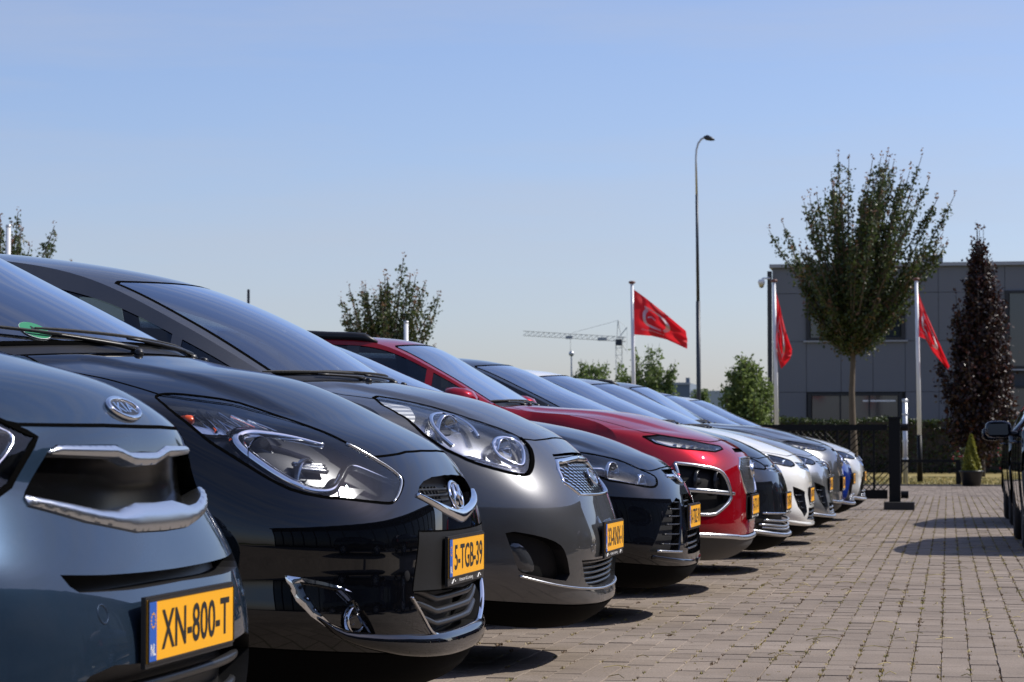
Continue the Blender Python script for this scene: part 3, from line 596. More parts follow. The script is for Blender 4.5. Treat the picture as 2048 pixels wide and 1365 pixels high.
def hatch(pos,h0=0,L=4.3,W=.89,nose=((0,.22),(.01,.30),(0,.46),(-.02,.58),(-.06,.67),(-.14,.76)),zr=1.45):
    C=[(-.55,.16),(-.08,.16)]+list(nose)+[(-.30,.83+h0),(-.52,.90+h0),(-.85,.965+h0),(-1.02,.99+h0),(-1.45,1.19),(-1.88,zr-.075)]+rear(L,zr,-1.88)
    return dict(pos=pos,step=.05,C=C,E=dict(W=W,xa=-.64,zf=(.78,.85,.91,.95),xf=(-.72,-.90,-1.10),wb=(-1.28,.98),wt=(-2.08,.59,zr-.10),zr=zr,L=L))
CARS['c6']=hatch((-1.055,16.9,0),.02)
CARS['c7']=hatch((-1.03,19.35,0),.01,nose=((.0,.22),(.02,.30),(0,.46),(0,.58),(-.04,.68),(-.13,.77)))
CARS['c8']=hatch((-.995,21.8,0),.0,nose=((.03,.22),(.03,.28),(0,.46),(-.01,.58),(-.05,.68),(-.14,.76)))
CARS['c9']={**CARS['c5'],'pos':(-.99,24.3,0),'step':.05}
CARS['c10']=hatch((-.975,26.7,0),.01)
CARS['c11']=hatch((-.94,29.2,0),.02,nose=((.0,.22),(.01,.30),(0,.46),(-.01,.58),(-.05,.70),(-.16,.79)))

for k_ in ('c2','c3'): CARS[k_]['mir']=(.34,-.07)
CARS['c1']['val']=2.3; CARS['c2']['val']=2.25; CARS['c3']['val']=1.9; CARS['c4']['val']=2.3
CARS['c5']['mir']=(.17,.025); CARS['c9']['mir']=(.17,.025); CARS['c5']['E']['pil']=.028; CARS['c2']['E']['pil']=.075; CARS['c3']['E']['pil']=.075

# feature outlines on each skin, near side, as (t,v)
TV={
'c1': {'lamp': [(6.97, -0.4633), (6.89, -0.4367), (6.79, -0.4133), (6.76, -0.3967), (6.43, -0.4333), (6.12, -0.47), (5.98, -0.4933)],
 'shut': [(6.91, -0.4333), (6.94, -0.3333), (6.98, -0.17), (6.99, -0.0033), (6.97, 0.25), (6.78, 0.3767)],
 'grille': [(6.59, 0.0167), (6.57, -0.0733), (6.67, -0.1333), (6.66, -0.3267), (6.55, -0.3533), (6.05, -0.42), (5.98, -0.4267), (5.88, -0.4233), (5.68, -0.29), (5.53, -0.12), (5.51, -0.0233)],
 'bar_up': [(6.57, 0.0167), (6.57, -0.0667), (6.67, -0.13), (6.65, -0.3233), (6.56, -0.3533), (6.53, -0.34), (6.51, -0.1233), (6.4, -0.05), (6.39, 0.0267)],
 'bar_lo': [(5.87, 0.03), (5.88, -0.09), (5.79, -0.1767), (5.81, -0.2367), (6.0, -0.4233), (5.97, -0.4267), (5.88, -0.4233), (5.68, -0.29), (5.53, -0.12), (5.52, -0.02)],
 'slot': [(5.03, -0.1033), (5.04, -0.3033), (5.06, -0.4267), (4.89, -0.4133), (4.78, -0.3933), (4.76, -0.2333), (4.79, -0.0967)],
 'sensor': [(4.39, -0.3933)],
 'emblem': [(7.75, 0.01)],
 'plate': [(3.96, -0.0367)],
 'intake': [(3.58, -0.2467), (3.68, -0.3833), (3.63, -0.4433), (3.53, -0.48), (3.26, -0.2533)]}, 
'c2': {'lamp': [(8.26, -0.8933), (8.45, -0.86), (8.54, -0.81), (8.52, -0.7533), (8.38, -0.64), (8.12, -0.6067), (7.81, -0.5767), (7.52, -0.5533), (7.3, -0.5267), (7.07, -0.5033), (6.75, -0.4467), (6.5, -0.3967), (6.34, -0.3733), (6.22, -0.3767), (5.91, -0.4267), (5.69, -0.47), (5.66, -0.4967), (5.69, -0.57), (5.73, -0.6467), (5.71, -0.6667), (5.81, -0.74), (6.02, -0.7767), (6.29, -0.8133), (6.69, -0.86), (6.88, -0.8767), (7.15, -0.89), (7.67, -0.91)],
 'halo': [(7.08, -0.58), (7.06, -0.5867), (7.24, -0.6533), (7.32, -0.72), (7.34, -0.7567), (7.23, -0.79), (7.04, -0.81), (6.85, -0.81), (6.65, -0.8), (6.37, -0.7733), (6.14, -0.7433), (5.99, -0.71), (5.93, -0.67), (5.98, -0.71), (5.93, -0.6933), (5.93, -0.66), (6.0, -0.6367), (6.12, -0.6133), (6.41, -0.5767), (6.55, -0.5533), (6.58, -0.5333), (6.51, -0.5067), (6.35, -0.4533), (6.24, -0.4)],
 'bowl': [(6.71, -0.77)],
 'proj': [(6.4, -0.67)],
 'tri': [(6.16, -0.5967), (6.14, -0.5133), (5.81, -0.59), (5.85, -0.6133)],
 'blink': [(7.7, -0.8567)],
 'amber': [(7.58, -0.8867)],
 'ribs': [[(8.16, -0.7633), (7.84, -0.7833), (7.35, -0.8)], [(8.16, -0.73), (7.83, -0.74), (7.38, -0.7533)], [(8.1, -0.7033), (7.76, -0.6933), (7.41, -0.7)], [(7.97, -0.6767), (7.62, -0.66), (7.32, -0.6533)], [(8.2, -0.7833), (7.82, -0.81), (7.32, -0.8267)]],
 'refl': [(8.15, -0.8733), (8.3, -0.7967), (8.13, -0.7533), (7.8, -0.7233), (7.4, -0.76), (7.33, -0.7967), (7.25, -0.8433), (7.27, -0.8833), (7.55, -0.9033)],
 'grille': [(6.4, 0.06), (6.41, -0.04), (6.36, -0.1833), (6.26, -0.26), (6.14, -0.3033), (5.93, -0.3367), (5.79, -0.2733), (5.62, -0.17), (5.41, -0.0633), (5.35, -0.01)],
 'smile': [(5.92, -0.34), (5.74, -0.2667), (5.55, -0.1733), (5.4, -0.0633), (5.33, 0.0233)],
 'mesh': [(5.96, -0.3167), (5.83, -0.2)],
 'logo': [(5.93, -0.0033)],
 'plate': [(4.39, 0.01)],
 'hood': [(7.0, 0.03), (7.01, -0.1), (6.95, -0.2467), (6.88, -0.31), (6.75, -0.4467)],
 'panel': [(4.88, 0.1833), (5.0, -0.2467), (5.0, -0.4233), (4.19, -0.4467), (3.52, -0.4667), (3.58, -0.4667), (2.72, -0.2967), (2.66, -0.1867)],
 'lowgr': [(3.65, -0.1167), (3.71, -0.2633), (3.74, -0.4667), (3.57, -0.4633), (2.73, -0.2967), (2.67, -0.1867)],
 'slats': [[(3.72, -0.4667), (3.68, -0.3833), (3.61, -0.28)], [(3.54, -0.46), (3.45, -0.3833), (3.38, -0.28)], [(3.33, -0.4167), (3.23, -0.3567), (3.13, -0.28)], [(3.06, -0.3533), (2.98, -0.3167), (2.92, -0.2767)]],
 'fin': [(4.08, -0.8), (4.03, -0.7633), (3.95, -0.7167), (3.84, -0.67), (3.75, -0.6467), (3.8, -0.67), (3.9, -0.7233), (3.96, -0.77), (3.71, -0.76), (3.41, -0.74), (3.15, -0.7067), (2.99, -0.66), (2.76, -0.5667), (2.72, -0.5633), (2.81, -0.6467), (3.03, -0.7067), (3.28, -0.75), (3.58, -0.78), (3.96, -0.7967)],
 'fog': [(3.93, -0.77), (3.88, -0.7233), (3.79, -0.67), (3.4, -0.6167), (2.8, -0.5667), (3.01, -0.66), (3.17, -0.7067), (3.43, -0.7367), (3.72, -0.76)],
 'side': [(3.56, -0.4667), (2.71, -0.3), (2.4, -0.2567), (2.7, -0.5467), (2.83, -0.5633), (3.64, -0.5333)],
 'wash': [(4.06, -0.4867)],
 'stick': [(11.27, -0.6867)],
 'wip': [(11.09, -0.76), (11.09, -0.5633), (10.78, -0.2), (10.2, 0.18)]}, 
'c3': {'lamp': [(9.61, -0.7433), (9.12, -0.6533), (8.5, -0.5967), (7.73, -0.5533), (6.95, -0.44), (6.72, -0.4467), (6.43, -0.4933), (6.11, -0.5567), (5.95, -0.6), (5.96, -0.6533), (6.12, -0.74), (6.26, -0.79), (6.41, -0.8167), (6.61, -0.8533), (7.25, -0.8967), (8.38, -0.9033)],
 'ring1': [(6.72, -0.81), (7.13, -0.8267), (7.72, -0.81), (8.22, -0.73), (8.39, -0.6367), (8.21, -0.6033), (7.65, -0.6333), (7.0, -0.6767)],
 'bowl1': [(7.42, -0.76)],
 'bowl2': [(6.76, -0.59)],
 'ring2': [(6.8, -0.64), (6.97, -0.5933), (7.01, -0.5333), (6.89, -0.4933), (6.71, -0.4967), (6.43, -0.5433), (6.19, -0.59), (6.27, -0.6233), (6.4, -0.6567), (6.59, -0.6633), (6.8, -0.64)],
 'flute': [(9.43, -0.7667), (8.96, -0.6767), (7.68, -0.8867), (7.41, -0.8967), (8.02, -0.92)],
 'louv': [(6.49, -0.8167), (6.5, -0.7633), (6.1, -0.5733), (5.96, -0.6033), (6.14, -0.7367), (6.38, -0.81)],
 'hood': [(6.79, 0.26), (6.98, 0.0533), (6.94, -0.1933), (6.89, -0.3567)],
 'grille': [(6.52, 0.1233), (6.49, -0.1033), (6.43, -0.34), (6.15, -0.4), (5.76, -0.4267), (5.39, -0.3433), (5.38, -0.1967)],
 'gin': [(6.38, 0.0133), (6.37, -0.1433), (6.28, -0.3433), (6.13, -0.3733), (5.83, -0.3933), (5.48, -0.31), (5.47, -0.1733)],
 'slot': [(6.57, 0.2633), (6.56, -0.1967), (6.51, -0.3233), (6.46, -0.33), (6.5, -0.0967), (6.54, 0.2167)],
 'logo': [(5.98, -0.0167)],
 'plate': [(4.17, 0.0233)],
 'foghole': [(4.37, -0.7733), (4.23, -0.65), (4.05, -0.57), (3.82, -0.5367), (3.03, -0.4733), (3.11, -0.61), (3.21, -0.71), (3.33, -0.7333), (4.05, -0.7633)],
 'foglamp': [(4.05, -0.76), (4.01, -0.7133), (3.64, -0.6767), (3.35, -0.66), (3.23, -0.6667), (3.23, -0.7133), (3.48, -0.74)],
 'lowgr': [(3.61, -0.19), (3.59, -0.4633), (3.03, -0.3867), (2.86, -0.3467), (2.74, -0.0967)],
 'strip': [(3.14, -0.72), (3.01, -0.6333), (2.84, -0.5267), (2.71, -0.37), (2.6, -0.1133)]}, 
'c4': {'lamp': [(7.56, -0.69), (7.78, -0.65), (7.73, -0.5933), (7.28, -0.5433), (6.63, -0.4867), (6.17, -0.4067), (5.91, -0.4133), (5.48, -0.5), (5.4, -0.57), (5.49, -0.68), (5.5, -0.77), (6.42, -0.7533)],
 'hood': [(6.84, 0.21), (6.78, -0.21), (6.49, -0.4067)],
 'slot': [(6.75, 0.1167), (6.65, -0.24), (6.13, -0.2333), (5.65, -0.1567), (5.64, -0.12)],
 'logo': [(6.08, 0.26)],
 'side': [(5.02, -0.3033), (4.65, -0.4467), (4.03, -0.53), (3.1, -0.63), (3.09, -0.3967), (4.93, -0.2433)],
 'mid': [(5.24, 0.1667), (5.24, -0.1133), (4.28, -0.2733), (3.05, -0.3), (3.04, -0.1533)],
 'bowl': [(6.28, -0.65)],
 'bowl2': [(5.72, -0.5633)],
 'plate': [(4.27, 0.0233)]}, 
'c5': {'lamp': [(6.99, -0.88), (7.17, -0.7733), (6.99, -0.6667), (6.74, -0.5167), (6.6, -0.3867), (6.44, -0.4033), (6.3, -0.5167), (6.42, -0.6967), (6.51, -0.78), (6.67, -0.8433)],
 'low': [(5.86, -0.8033), (5.72, -0.6967), (5.55, -0.5867), (5.32, -0.5467), (4.6, -0.52), (4.32, -0.52), (3.9, -0.61), (3.73, -0.6567), (3.77, -0.7633), (3.86, -0.84)],
 'hood': [(6.97, 0.18), (7.21, 0.1367), (6.81, -0.47)],
 'grille': [(6.04, -0.0467), (6.0, -0.2833), (5.58, -0.3833), (4.91, -0.3867), (4.55, -0.3367), (4.53, -0.1733)],
 'plate': [(4.1, 0.0067)],
 'brack': [(4.53, -0.1733), (4.53, -0.33), (3.91, -0.3333), (3.52, -0.3133), (3.51, -0.15)], 
'clad': [(2.9, -0.7533), (2.78, -0.4167)],
 'logo': [(5.5, -0.1067)],
 'slot': [(6.48, 0.17), (6.49, -0.2433), (6.26, -0.2767), (6.24, -0.0533)]}}

# ---- the row of cars
PAINT=dict(c1='paint_steel_blue',c2='paint_black',c3='paint_grey',c4='paint_blue_black',c5='paint_red',c6='paint_dark_grey',c7='paint_white',c8='paint_silver',c9='paint_mid_grey',c10='paint_blue',c11='paint_pearl')
def hf(p):
    """half outline: ends pulled to the centre line"""
    q=[(t,min(v,0)) for t,v in p]; q[0]=(q[0][0],0.); q[-1]=(q[-1][0],0.); return q
def both(p): return [p,[(t,-v) for t,v in p]]
def full(p): h=[q for q in p]; h[-1]=(h[-1][0],0.); return h+[(t,-v) for t,v in h[-2::-1]]
def badge_h(par,fr,s):
    """slanted H in an oval"""
    o,r,u,n=fr; ov=oval(par,'badge',fr,.075*s,.040*s,.006*s,MT['chrome']); P=lambda a,b:o+r*a*s+u*b*s+n*.003
    for pts in (((-.042,-.028),(-.030,.0),(-.022,.030)),((.022,-.030),(.030,.0),(.042,.028)),((-.034,-.010),(-.008,.006),(.008,-.006),(.034,.010))):
        MB().tube([P(*q) for q in pts],.0075*s,8).build('badge_letter',MT['chrome'],ov,True)
def badge_oval(par,fr,s,text,ry=.034):
    ov=oval(par,'badge',fr,.066*s,ry*s,.005*s,MT['chrome'],back=MT['black_plastic'] if text else MT['chrome'])
    if text:
        o,r,u,n=fr; put_text(ov,'badge_letters',text,.085*s,ry*s,(o+n*.004,r,u,n),MT['chrome'],bold=.004)
def wiper_pair(root,sk,E,high=False):
    for y0,v0,v1,t1 in ((.25,.25,-.62,11.24 if high else 11.07),(-.35,-.35,-.93,11.34 if high else 11.08)):
        a=sk.at(11.0,v0,.008)[0]; pts=[sk.at(11.0+(t1-11.0)*k/8,v0+(v1-v0)*k/8,.010)[0] for k in range(9)]
        w=MB(); w.tube([a,*pts[1:6]],[.009,.007,.006,.005,.005,.004],6); o=w.build('wiper_arm',MT['black_plastic'],root,True)
        bl=[sk.at(11.06+(t1+.02-11.06)*k/10,v0-.06+(v1-.03-v0)*k/10,.012)[0] for k in range(11)]
        MB().tube(bl,[.003]+[.005]*9+[.003],5).build('wiper_blade',MT['rubber'],o)
        MB().lathe([(.0,.014),(.014,.012),(.019,.004),(.02,-.02)],a-np.array([0,0,.01]),(0.2,0,1),12).build('wiper_pivot',MT['black_plastic'],o,True)
    for v in (-.4,.4):
        p=sk.at(10.72,v,.006)[0]; MB().lathe([(.0,.008),(.008,.007),(.013,.003),(.014,-.006)],p,(.3,0,1),10).build('washer_nozzle',MT['black_plastic'],root,True)
def bars(par,name,sk,ts,v0,v1,mat,off=-.02,w=.006,h=.006,n=24):
    for k,t in enumerate(ts):
        a=v0[k] if hasattr(v0,'__len__') else v0; ribbon(par,name,[(t,x) for x in np.linspace(-a,a if v1 is None else v1,n)],sk,w,h,mat,off=off)
def lattice(par,sk,poly,off,mat,dt,dv,w=.0035,h=.004,name='grille_mesh'):
    """woven bright dashes filling an outline on the skin"""
    lp=np.array(poly); lo,hi=lp.min(0),lp.max(0); V=[];Fc=[]; i=0
    for t in np.arange(lo[0],hi[0],dt):
        i+=1
        for v in np.arange(lo[1]+(dv/2 if i%2 else 0),hi[1],dv):
            if not inpoly(np.array([(t,v),(t-dt*.5,v+dv*.62)]),lp).all(): continue
            q=[(t+.22*dt,v),(t-.42*dt,v+dv*.62),(t-.75*dt,v+dv*.55),(t-.15*dt,v-.06*dv)]
            a=np.array(q); P=sk.P(a[:,0],a[:,1])+sk.N(a[:,0],a[:,1])*off; Nn=sk.N(a[:,0],a[:,1]); b=len(V); V+=[*(P+Nn*h),*(P-Nn*.004)]
            Fc+=[(b,b+1,b+2,b+3),(b,b+4,b+5,b+1),(b+1,b+5,b+6,b+2),(b+2,b+6,b+7,b+3),(b+3,b+7,b+4,b)]
    if V: return mesh_obj(name,V,Fc,mat,par)
def car_base(key,name,label,regs=(),hood=None,group=None,wip=True,mir=True,cut=11):
    c=CARS[key]; E=c['E']; sk=CarSkin(knots(c['C'],E,c.get('B'))); pmat=MT[PAINT[key]]
    root=empty(name,c['pos'],c.get('rz',0),label=label,cat='car',group='cars parked in the row')
    regs=list(regs); hv=hood or ((7.0,0),(7.0,-.45),(7.25,-.80),(8,-.86),(9.5,-.88),(10.8,-.90))
    regs.append(dict(name='hood',kind='flush',mat=pmat,sym='half',poly=list(hv)+[(10.8,0.)],gapw=.0035))
    if not any(q['name']=='lower_cladding' for q in regs): regs.append(dict(name='lower_valance',kind='flush',mat=MT['valance'],sym='half',poly=[(c.get('val',2.05),0),(c.get('val',2.05),-.45),(c.get('val',2.05)+.1,-.75),(c.get('val',2.05)+.2,-.997),(.03,-.997),(.03,0)],gapw=.002))
    regs.append(dict(name='cowl',kind='flush',mat=MT['black_plastic'],sym='half',poly=[(10.85,0),(10.85,-.93),(11.1,-.955),(11.1,0)],gap=0,off=-.004))
    regs.append(dict(name='windscreen',kind='flush',mat=MT['windscreen'],sym='half',poly=[(11.12,0),(11.12,-.945),(12.0,-.925),(12.9,-.91),(12.96,-.86),(12.98,0)],gapw=.009))
    regs.append(dict(name='rear_window',kind='flush',mat=MT['side_glass'],sym='half',poly=[(16.2,0),(16.2,-.86),(16.9,-.9),(16.95,0)]))
    R=skin_parts(root,sk,regs,c.get('step',.03),pmat)
    Y,ax,x0,bz=side_walls(root,sk,E,pmat)
    for x in ax:
        for sg in (-1,1): wheel(root,x,sg*(E['W']-.12),sgn=sg)
    cabin(root,E,E['L'],sk)
    wiper_pair(root,sk,E,key=='c2')
    if mir:
        for sg in (-1,1): mirror(root,E['wb'][0]-c.get('mir',(.22,0))[0],sg*(E['W']-.02),E['wb'][1]+c.get('mir',(.22,0))[1],sg,pmat)
    for sg in (-1,1):
        p=sk.at(18.3,.72*sg,-.02)[0]; patch(root,'tail_lamp',[(17.2,.7*sg),(17.2,.95*sg),(18.2,.95*sg),(18.2,.62*sg)],sk,.002,MT['tail_red'],th=.01,step=.05)
    return root,sk,R
pm('tail_red',(.35,.01,.012),.15,coat=1)
# 1: steel blue crossover, closed grille
T_=TV['c1']
r,s,R=car_base('c1','car','steel blue crossover with closed black grille and plate XN-800-T, nearest in the row',[
 dict(name='headlight',kind='lamp',mat=MT['lamp_dark'],depth=.06,poly=[(7.0,-.45),(6.87,-.413),(6.76,-.375),(6.44,-.4133),(6.13,-.45),(5.95,-.50),(6.1,-.66),(6.5,-.80),(7.0,-.86),(7.45,-.80),(7.35,-.62)],gapw=.006),
 dict(name='grille',kind='recess',mat=MT['grille_gloss'],wall=MT['grille_gloss'],depth=.018,slope=.24,sym='half',poly=hf(T_['grille'])),
 dict(name='intake_slot',kind='recess',mat=MT['grille_black'],depth=.05,sym='half',poly=hf(T_['slot'])),
 dict(name='lower_intake',kind='recess',mat=MT['grille_black'],depth=.06,sym='half',poly=[(3.62,0),(3.62,-.2),(3.67,-.33),(3.60,-.40),(3.40,-.45),(2.8,-.40),(2.5,-.30),(2.5,0)]),
],hood=((6.98,0),(6.98,-.15),(6.95,-.31),(6.93,-.41),(7.35,-.62),(7.5,-.8),(8,-.86),(9.5,-.88),(10.8,-.90)),wip=True)
for g in R['grille'][:1]:
    up=hf(T_['bar_up']); lo=hf(T_['bar_lo'])
    patch(g,'upper_chrome_bar',up+[(t,-v) for t,v in up[-2:0:-1]],s,.002,MT['satin'],th=.05,step=.006,dome=.010)
    patch(g,'lower_chrome_bar',lo+[(t,-v) for t,v in lo[-2:0:-1]],s,.004,MT['satin'],th=.05,step=.007,dome=.013)
fr=frame_at(s,7.55,0,.003); badge_oval(r,fr,1.15,'KIA',.021)
for sg in (-1,1):
    fo,fx,fu,fn=frame_at(s,4.38,.3467*sg,-.0005); oval(r,'parking_sensor',(fo,fx,fu,fn),.016,.016,.0015,MT['paint_steel_blue'])
    h=R['headlight'][0 if sg<0 else 1]; ribbon(h,'chrome_strip',line([(7.0,.47*sg),(6.80,.41*sg),(6.45,.45*sg),(6.1,.52*sg)],s),s,.007,.006,MT['chrome'],off=-.012); 
    q=s.at(6.7,.58*sg,-.045)[0]; bowl(h,'reflector',q,(1,.25*sg,0),.05,.05,MT['reflector'],MT['lens'],rim=MT['chrome'])
bars(R['lower_intake'][0],'intake_bar',s,(3.35,3.0,2.75),(.42,.40,.36),None,MT['black_plastic'],off=-.03,w=.01,h=.008)
plate(r,s.P(4,0)[0][0]+.008,.487,'XN-800-T',y0=-.045)
# 2: black people carrier with swept headlight
T_=TV['c2']
hd=[(7.0,0),(7.0,-.1),(6.95,-.247),(6.88,-.31),(6.76,-.447),(6.85,-.465),(7.07,-.503),(7.5,-.553),(8.01,-.63),(8.21,-.68),(8.33,-.79),(8.45,-.85),(9.5,-.89),(10.8,-.91)]
r,s,R=car_base('c2','car','black minivan with big swept headlights and plate 5-TGB-39, second in the row',[
 dict(name='headlight',kind='lamp',mat=MT['lamp_dark'],depth=.07,poly=T_['lamp'],gapw=.004,round=1),
 dict(name='upper_grille',kind='recess',mat=MT['grille_black'],wall=MT['gloss_black'],depth=.06,sym='half',poly=hf(T_['grille'])),
 dict(name='lower_grille',kind='recess',mat=MT['grille_black'],wall=MT['black_plastic'],depth=.09,sym='half',poly=[(3.66,0),(3.70,-.2),(3.72,-.415),(3.56,-.4267),(2.74,-.28),(2.67,-.16),(2.64,0)]),
 dict(name='bumper_centre',kind='flush',mat=MT['bumper_matt'],sym='half',poly=[(4.98,0),(4.99,-.2333),(4.99,-.39),(4.17,-.41),(3.73,-.424),(3.70,-.2),(3.66,0)],gapw=.002),
 dict(name='fog_recess',kind='recess',mat=MT['gloss_black'],wall=MT['gloss_black'],depth=.035,dir=(.8,-.0,0),poly=T_['fog']),
],hood=hd)
for i,sg in ((0,-1),(1,1)):
    h=R['headlight'][i]; f=lambda p:[(t,abs(v)*sg) for t,v in p]
    halo=T_['halo']; halo=[q for k,q in enumerate(halo) if k not in (12,)]
    ribbon(h,'chrome_halo',line(f(halo),s,.012,2),s,[.006,.009,.014,.022,.017,.014,.013,.013,.012,.012,.009,.006],.010,MT['chrome'],off=-.014)
    patch(h,'indicator_reflector',f(T_['refl']),s,-.03,MT['facet'],th=.01,step=.02,round_=1)
    for rb in T_['ribs']: ribbon(h,'rib',line(f(rb),s,.012,2),s,.004,.012,MT['chrome'],off=-.03)
    q=s.at(7.57,.885*sg,-.02)[0]; MB().lathe([(.0,.03),(.011,.026),(.015,.012),(.015,-.02)],q,(1,.3*sg,.2),12).build('amber_bulb',MT['amber'],h,True)
    q=s.at(6.72,.765*sg,-.035)[0]; bowl(h,'main_reflector',q,(.95,.32*sg,.05),.058,.06,MT['reflector'],rim=None)
    q=s.at(6.38,.665*sg,-.05)[0]; b=bowl(h,'dipped_projector',q,(1,.2*sg,0),.052,.05,MT['lamp_dark'],MT['lens'],rim=MT['lamp_grey'])
    for k in range(3): ribbon(h,'baffle',[(6.55+.07*k,x*sg) for x in np.linspace(.60,.69,8)],s,.004,.008,MT['lamp_grey'],off=-.04)
    patch(h,'side_reflector',f(T_['tri']),s,-.03,MT['reflector'],th=.01,step=.015)
    ribbon(h,'lens_edge',line(f([(7.07,-.51),(6.74,-.455),(6.5,-.405),(6.34,-.383),(6.22,-.386),(5.91,-.43),(5.71,-.468)]),s,.012,1),s,.003,.003,MT['lamp_grey'],off=.001)
    fr_=R['fog_recess'][i]; fin=f(T_['fin']); patch(fr_,'chrome_fin',fin,s,.001,MT['chrome'],th=.012,step=.012,dome=.004)
    q=s.at(3.2,.63*sg,-.02)[0]; bowl(fr_,'fog_lamp',q,(1,.35*sg,0),.035,.03,MT['lamp_grey'],MT['lens'],rim=MT['chrome'])
    q=s.at(4.04,.45*sg,0)[0]; MB().lathe([(0,.002),(.012,.002),(.015,0),(.016,-.004)],q,(1,.3*sg,0),14).build('tow_cover',MT['paint_black'],r,True)
g=R['upper_grille'][0]
sm=[(t,v) for t,v in T_['smile']]; ribbon(g,'chrome_wing',line(full(sm),s,.012,2),s,[.006,.009,.014,.018,.022,.018,.014,.009,.006],.014,MT['chrome'],off=-.004)
bars(g,'grille_bar',s,(6.2,6.05,5.9),(.27,.29,.30),None,MT['black_plastic'],off=-.035,w=.004,h=.004)
for k in range(-8,9):
    if abs(k)>1: ribbon(g,'grille_rib',[(t,.033*k+.02*(6-t)) for t in np.linspace(6.28,5.82,6)],s,.002,.003,MT['black_plastic'],off=-.035)
fr=frame_at(s,5.93,0,-.006); badge_h(g,fr,1.0)
g=R['lower_grille'][0]
for t,vv in ((3.52,.41),(3.27,.37),(3.02,.325)): ribbon(g,'grille_bar',[(t+.22*min(1,max(0,abs(x)-.2)/.15),x) for x in np.linspace(-vv,vv,30)],s,.010,.010,MT['black_plastic'],off=-.03)
ribbon(g,'chrome_surround',line(full([(3.62,-.43),(3.3,-.38),(2.95,-.32),(2.72,-.272),(2.65,-.2),(2.62,-.1),(2.61,0)]),s,.012,1),s,[.003,.005,.010,.012,.012,.012,.010,.005,.003],.008,MT['chrome'],off=-.002)
plate(r,s.P(4.35,0)[0][0]+.008,.503,'5-TGB-39','Kroesen & Lumberg')
ribbon(r,'bumper_lip',line(full([(3.25,-.735),(2.95,-.685),(2.74,-.62),(2.58,-.52),(2.46,-.38),(2.42,-.2),(2.40,0)]),s,.015,1),s,[.004,.02,.030,.032,.034,.034,.034,.032,.030,.02,.004],.020,MT['paint_black'],off=0)
fo,fx,fu,fn=frame_at(s,11.27,-.70,.002); st=oval(r,'green_sticker',(fo,fx,fu,fn),.045,.045,.001,MT['white_print'],back=MT['sticker_green']); put_text(st,'sticker_digit','4',.03,.04,(fo+fn*.002,fx,fu,fn),MT['print_black'])
# 3: grey people carrier
T_=TV['c3']
hd=[(6.98,0),(6.97,-.1),(6.94,-.19),(6.89,-.357),(6.92,-.435),(7.3,-.51),(7.67,-.563),(8.32,-.64),(8.87,-.712),(9.27,-.815),(9.6,-.88),(10.8,-.91)]
r,s,R=car_base('c3','car','metallic grey minivan with clear headlights, mesh grille and plate starting 33, third in the row',[
 dict(name='headlight',kind='lamp',mat=MT['lamp_grey'],depth=.06,poly=T_['lamp'],gapw=.006,round=1),
 dict(name='grille',kind='recess',mat=MT['grille_black'],wall=MT['chrome'],depth=.02,sym='half',poly=hf(T_['grille']),dir=(.9,0,.3)),
 dict(name='hood_slot',kind='recess',mat=MT['gap'],depth=.02,sym='half',poly=[(6.58,0),(6.565,-.15),(6.52,-.33),(6.46,-.34),(6.49,-.2),(6.515,0)]),
 dict(name='lower_grille',kind='recess',mat=MT['grille_black'],wall=MT['black_plastic'],depth=.08,sym='half',poly=[(3.62,0),(3.61,-.1767),(3.59,-.4167),(3.02,-.35),(2.87,-.3167),(2.76,-.09),(2.75,0)]),
 dict(name='fog_recess',kind='recess',mat=MT['bumper_matt'],wall=MT['paint_grey'],depth=.05,dir=(.9,0,0),poly=T_['foghole'],round=1),
],hood=hd)
for i,sg in ((0,-1),(1,1)):
    h=R['headlight'][i]; f=lambda p:[(t,abs(v)*sg) for t,v in p]
    ribbon(h,'chrome_halo',line(f(T_['ring1']),s,.012,2),s,.010,.010,MT['chrome'],off=-.008)
    ribbon(h,'chrome_ring',line(f(T_['ring2']),s,.01,2),s,.009,.010,MT['chrome'],off=-.008)
    q=s.at(7.45,.745*sg,-.03)[0]; bowl(h,'main_reflector',q,(.9,.4*sg,.1),.062,.05,MT['reflector'],MT['lens'],rim=MT['chrome'])
    q=s.at(6.7,.585*sg,-.03)[0]; bowl(h,'side_reflector',q,(1,.3*sg,.05),.05,.04,MT['reflector'],rim=MT['chrome'])
    patch(h,'fluted_reflector',f(T_['flute']),s,-.015,MT['flute'],th=.01,step=.02)
    lo=f(T_['louv']); patch(h,'louvre',lo,s,-.02,MT['gloss_black'],th=.01,step=.02)
    for k in range(3): ribbon(h,'louvre_strip',line(f([(6.47-.09*k,-.80),(6.30-.085*k,-.70),(6.11-.06*k,-.585)]),s,.02,1),s,.003,.005,MT['chrome'],off=-.018)
    ribbon(h,'lens_edge',line(f([(6.95,-.45),(6.72,-.458),(6.43,-.507),(6.11,-.567),(5.97,-.605)]),s,.012,1),s,.006,.004,MT['gap'],off=.0015)
    fg=R['fog_recess'][i]; patch(fg,'fog_lamp',f(T_['foglamp']),s,-.018,MT['fog_grey'],th=.03,step=.015,round_=1,dome=.006)
g=R['grille'][0]; gi=hf(T_['gin']); go=hf(T_['grille'])
ring=go+[(t,-v) for t,v in go[-2:0:-1]]; 
cl=[((a[0]+b[0])/2,(a[1]+b[1])/2) for a,b in zip(go,gi)]; cl[0]=(cl[0][0],0.); cl[-1]=(cl[-1][0],0.)
loop=cl+[(t,-v) for t,v in cl[-2::-1]]
ribbon(g,'chrome_frame',line(loop,s,.012,0),s,[.012,.012,.012,.009,.006,.006,.006,.006,.006,.009,.012,.012,.012],.010,MT['chrome'],off=-.006)
lattice(g,s,[(t,v) for t,v in gi]+[(t,-v) for t,v in gi[-2:0:-1]],-.012,MT['chrome'],.085,.050)
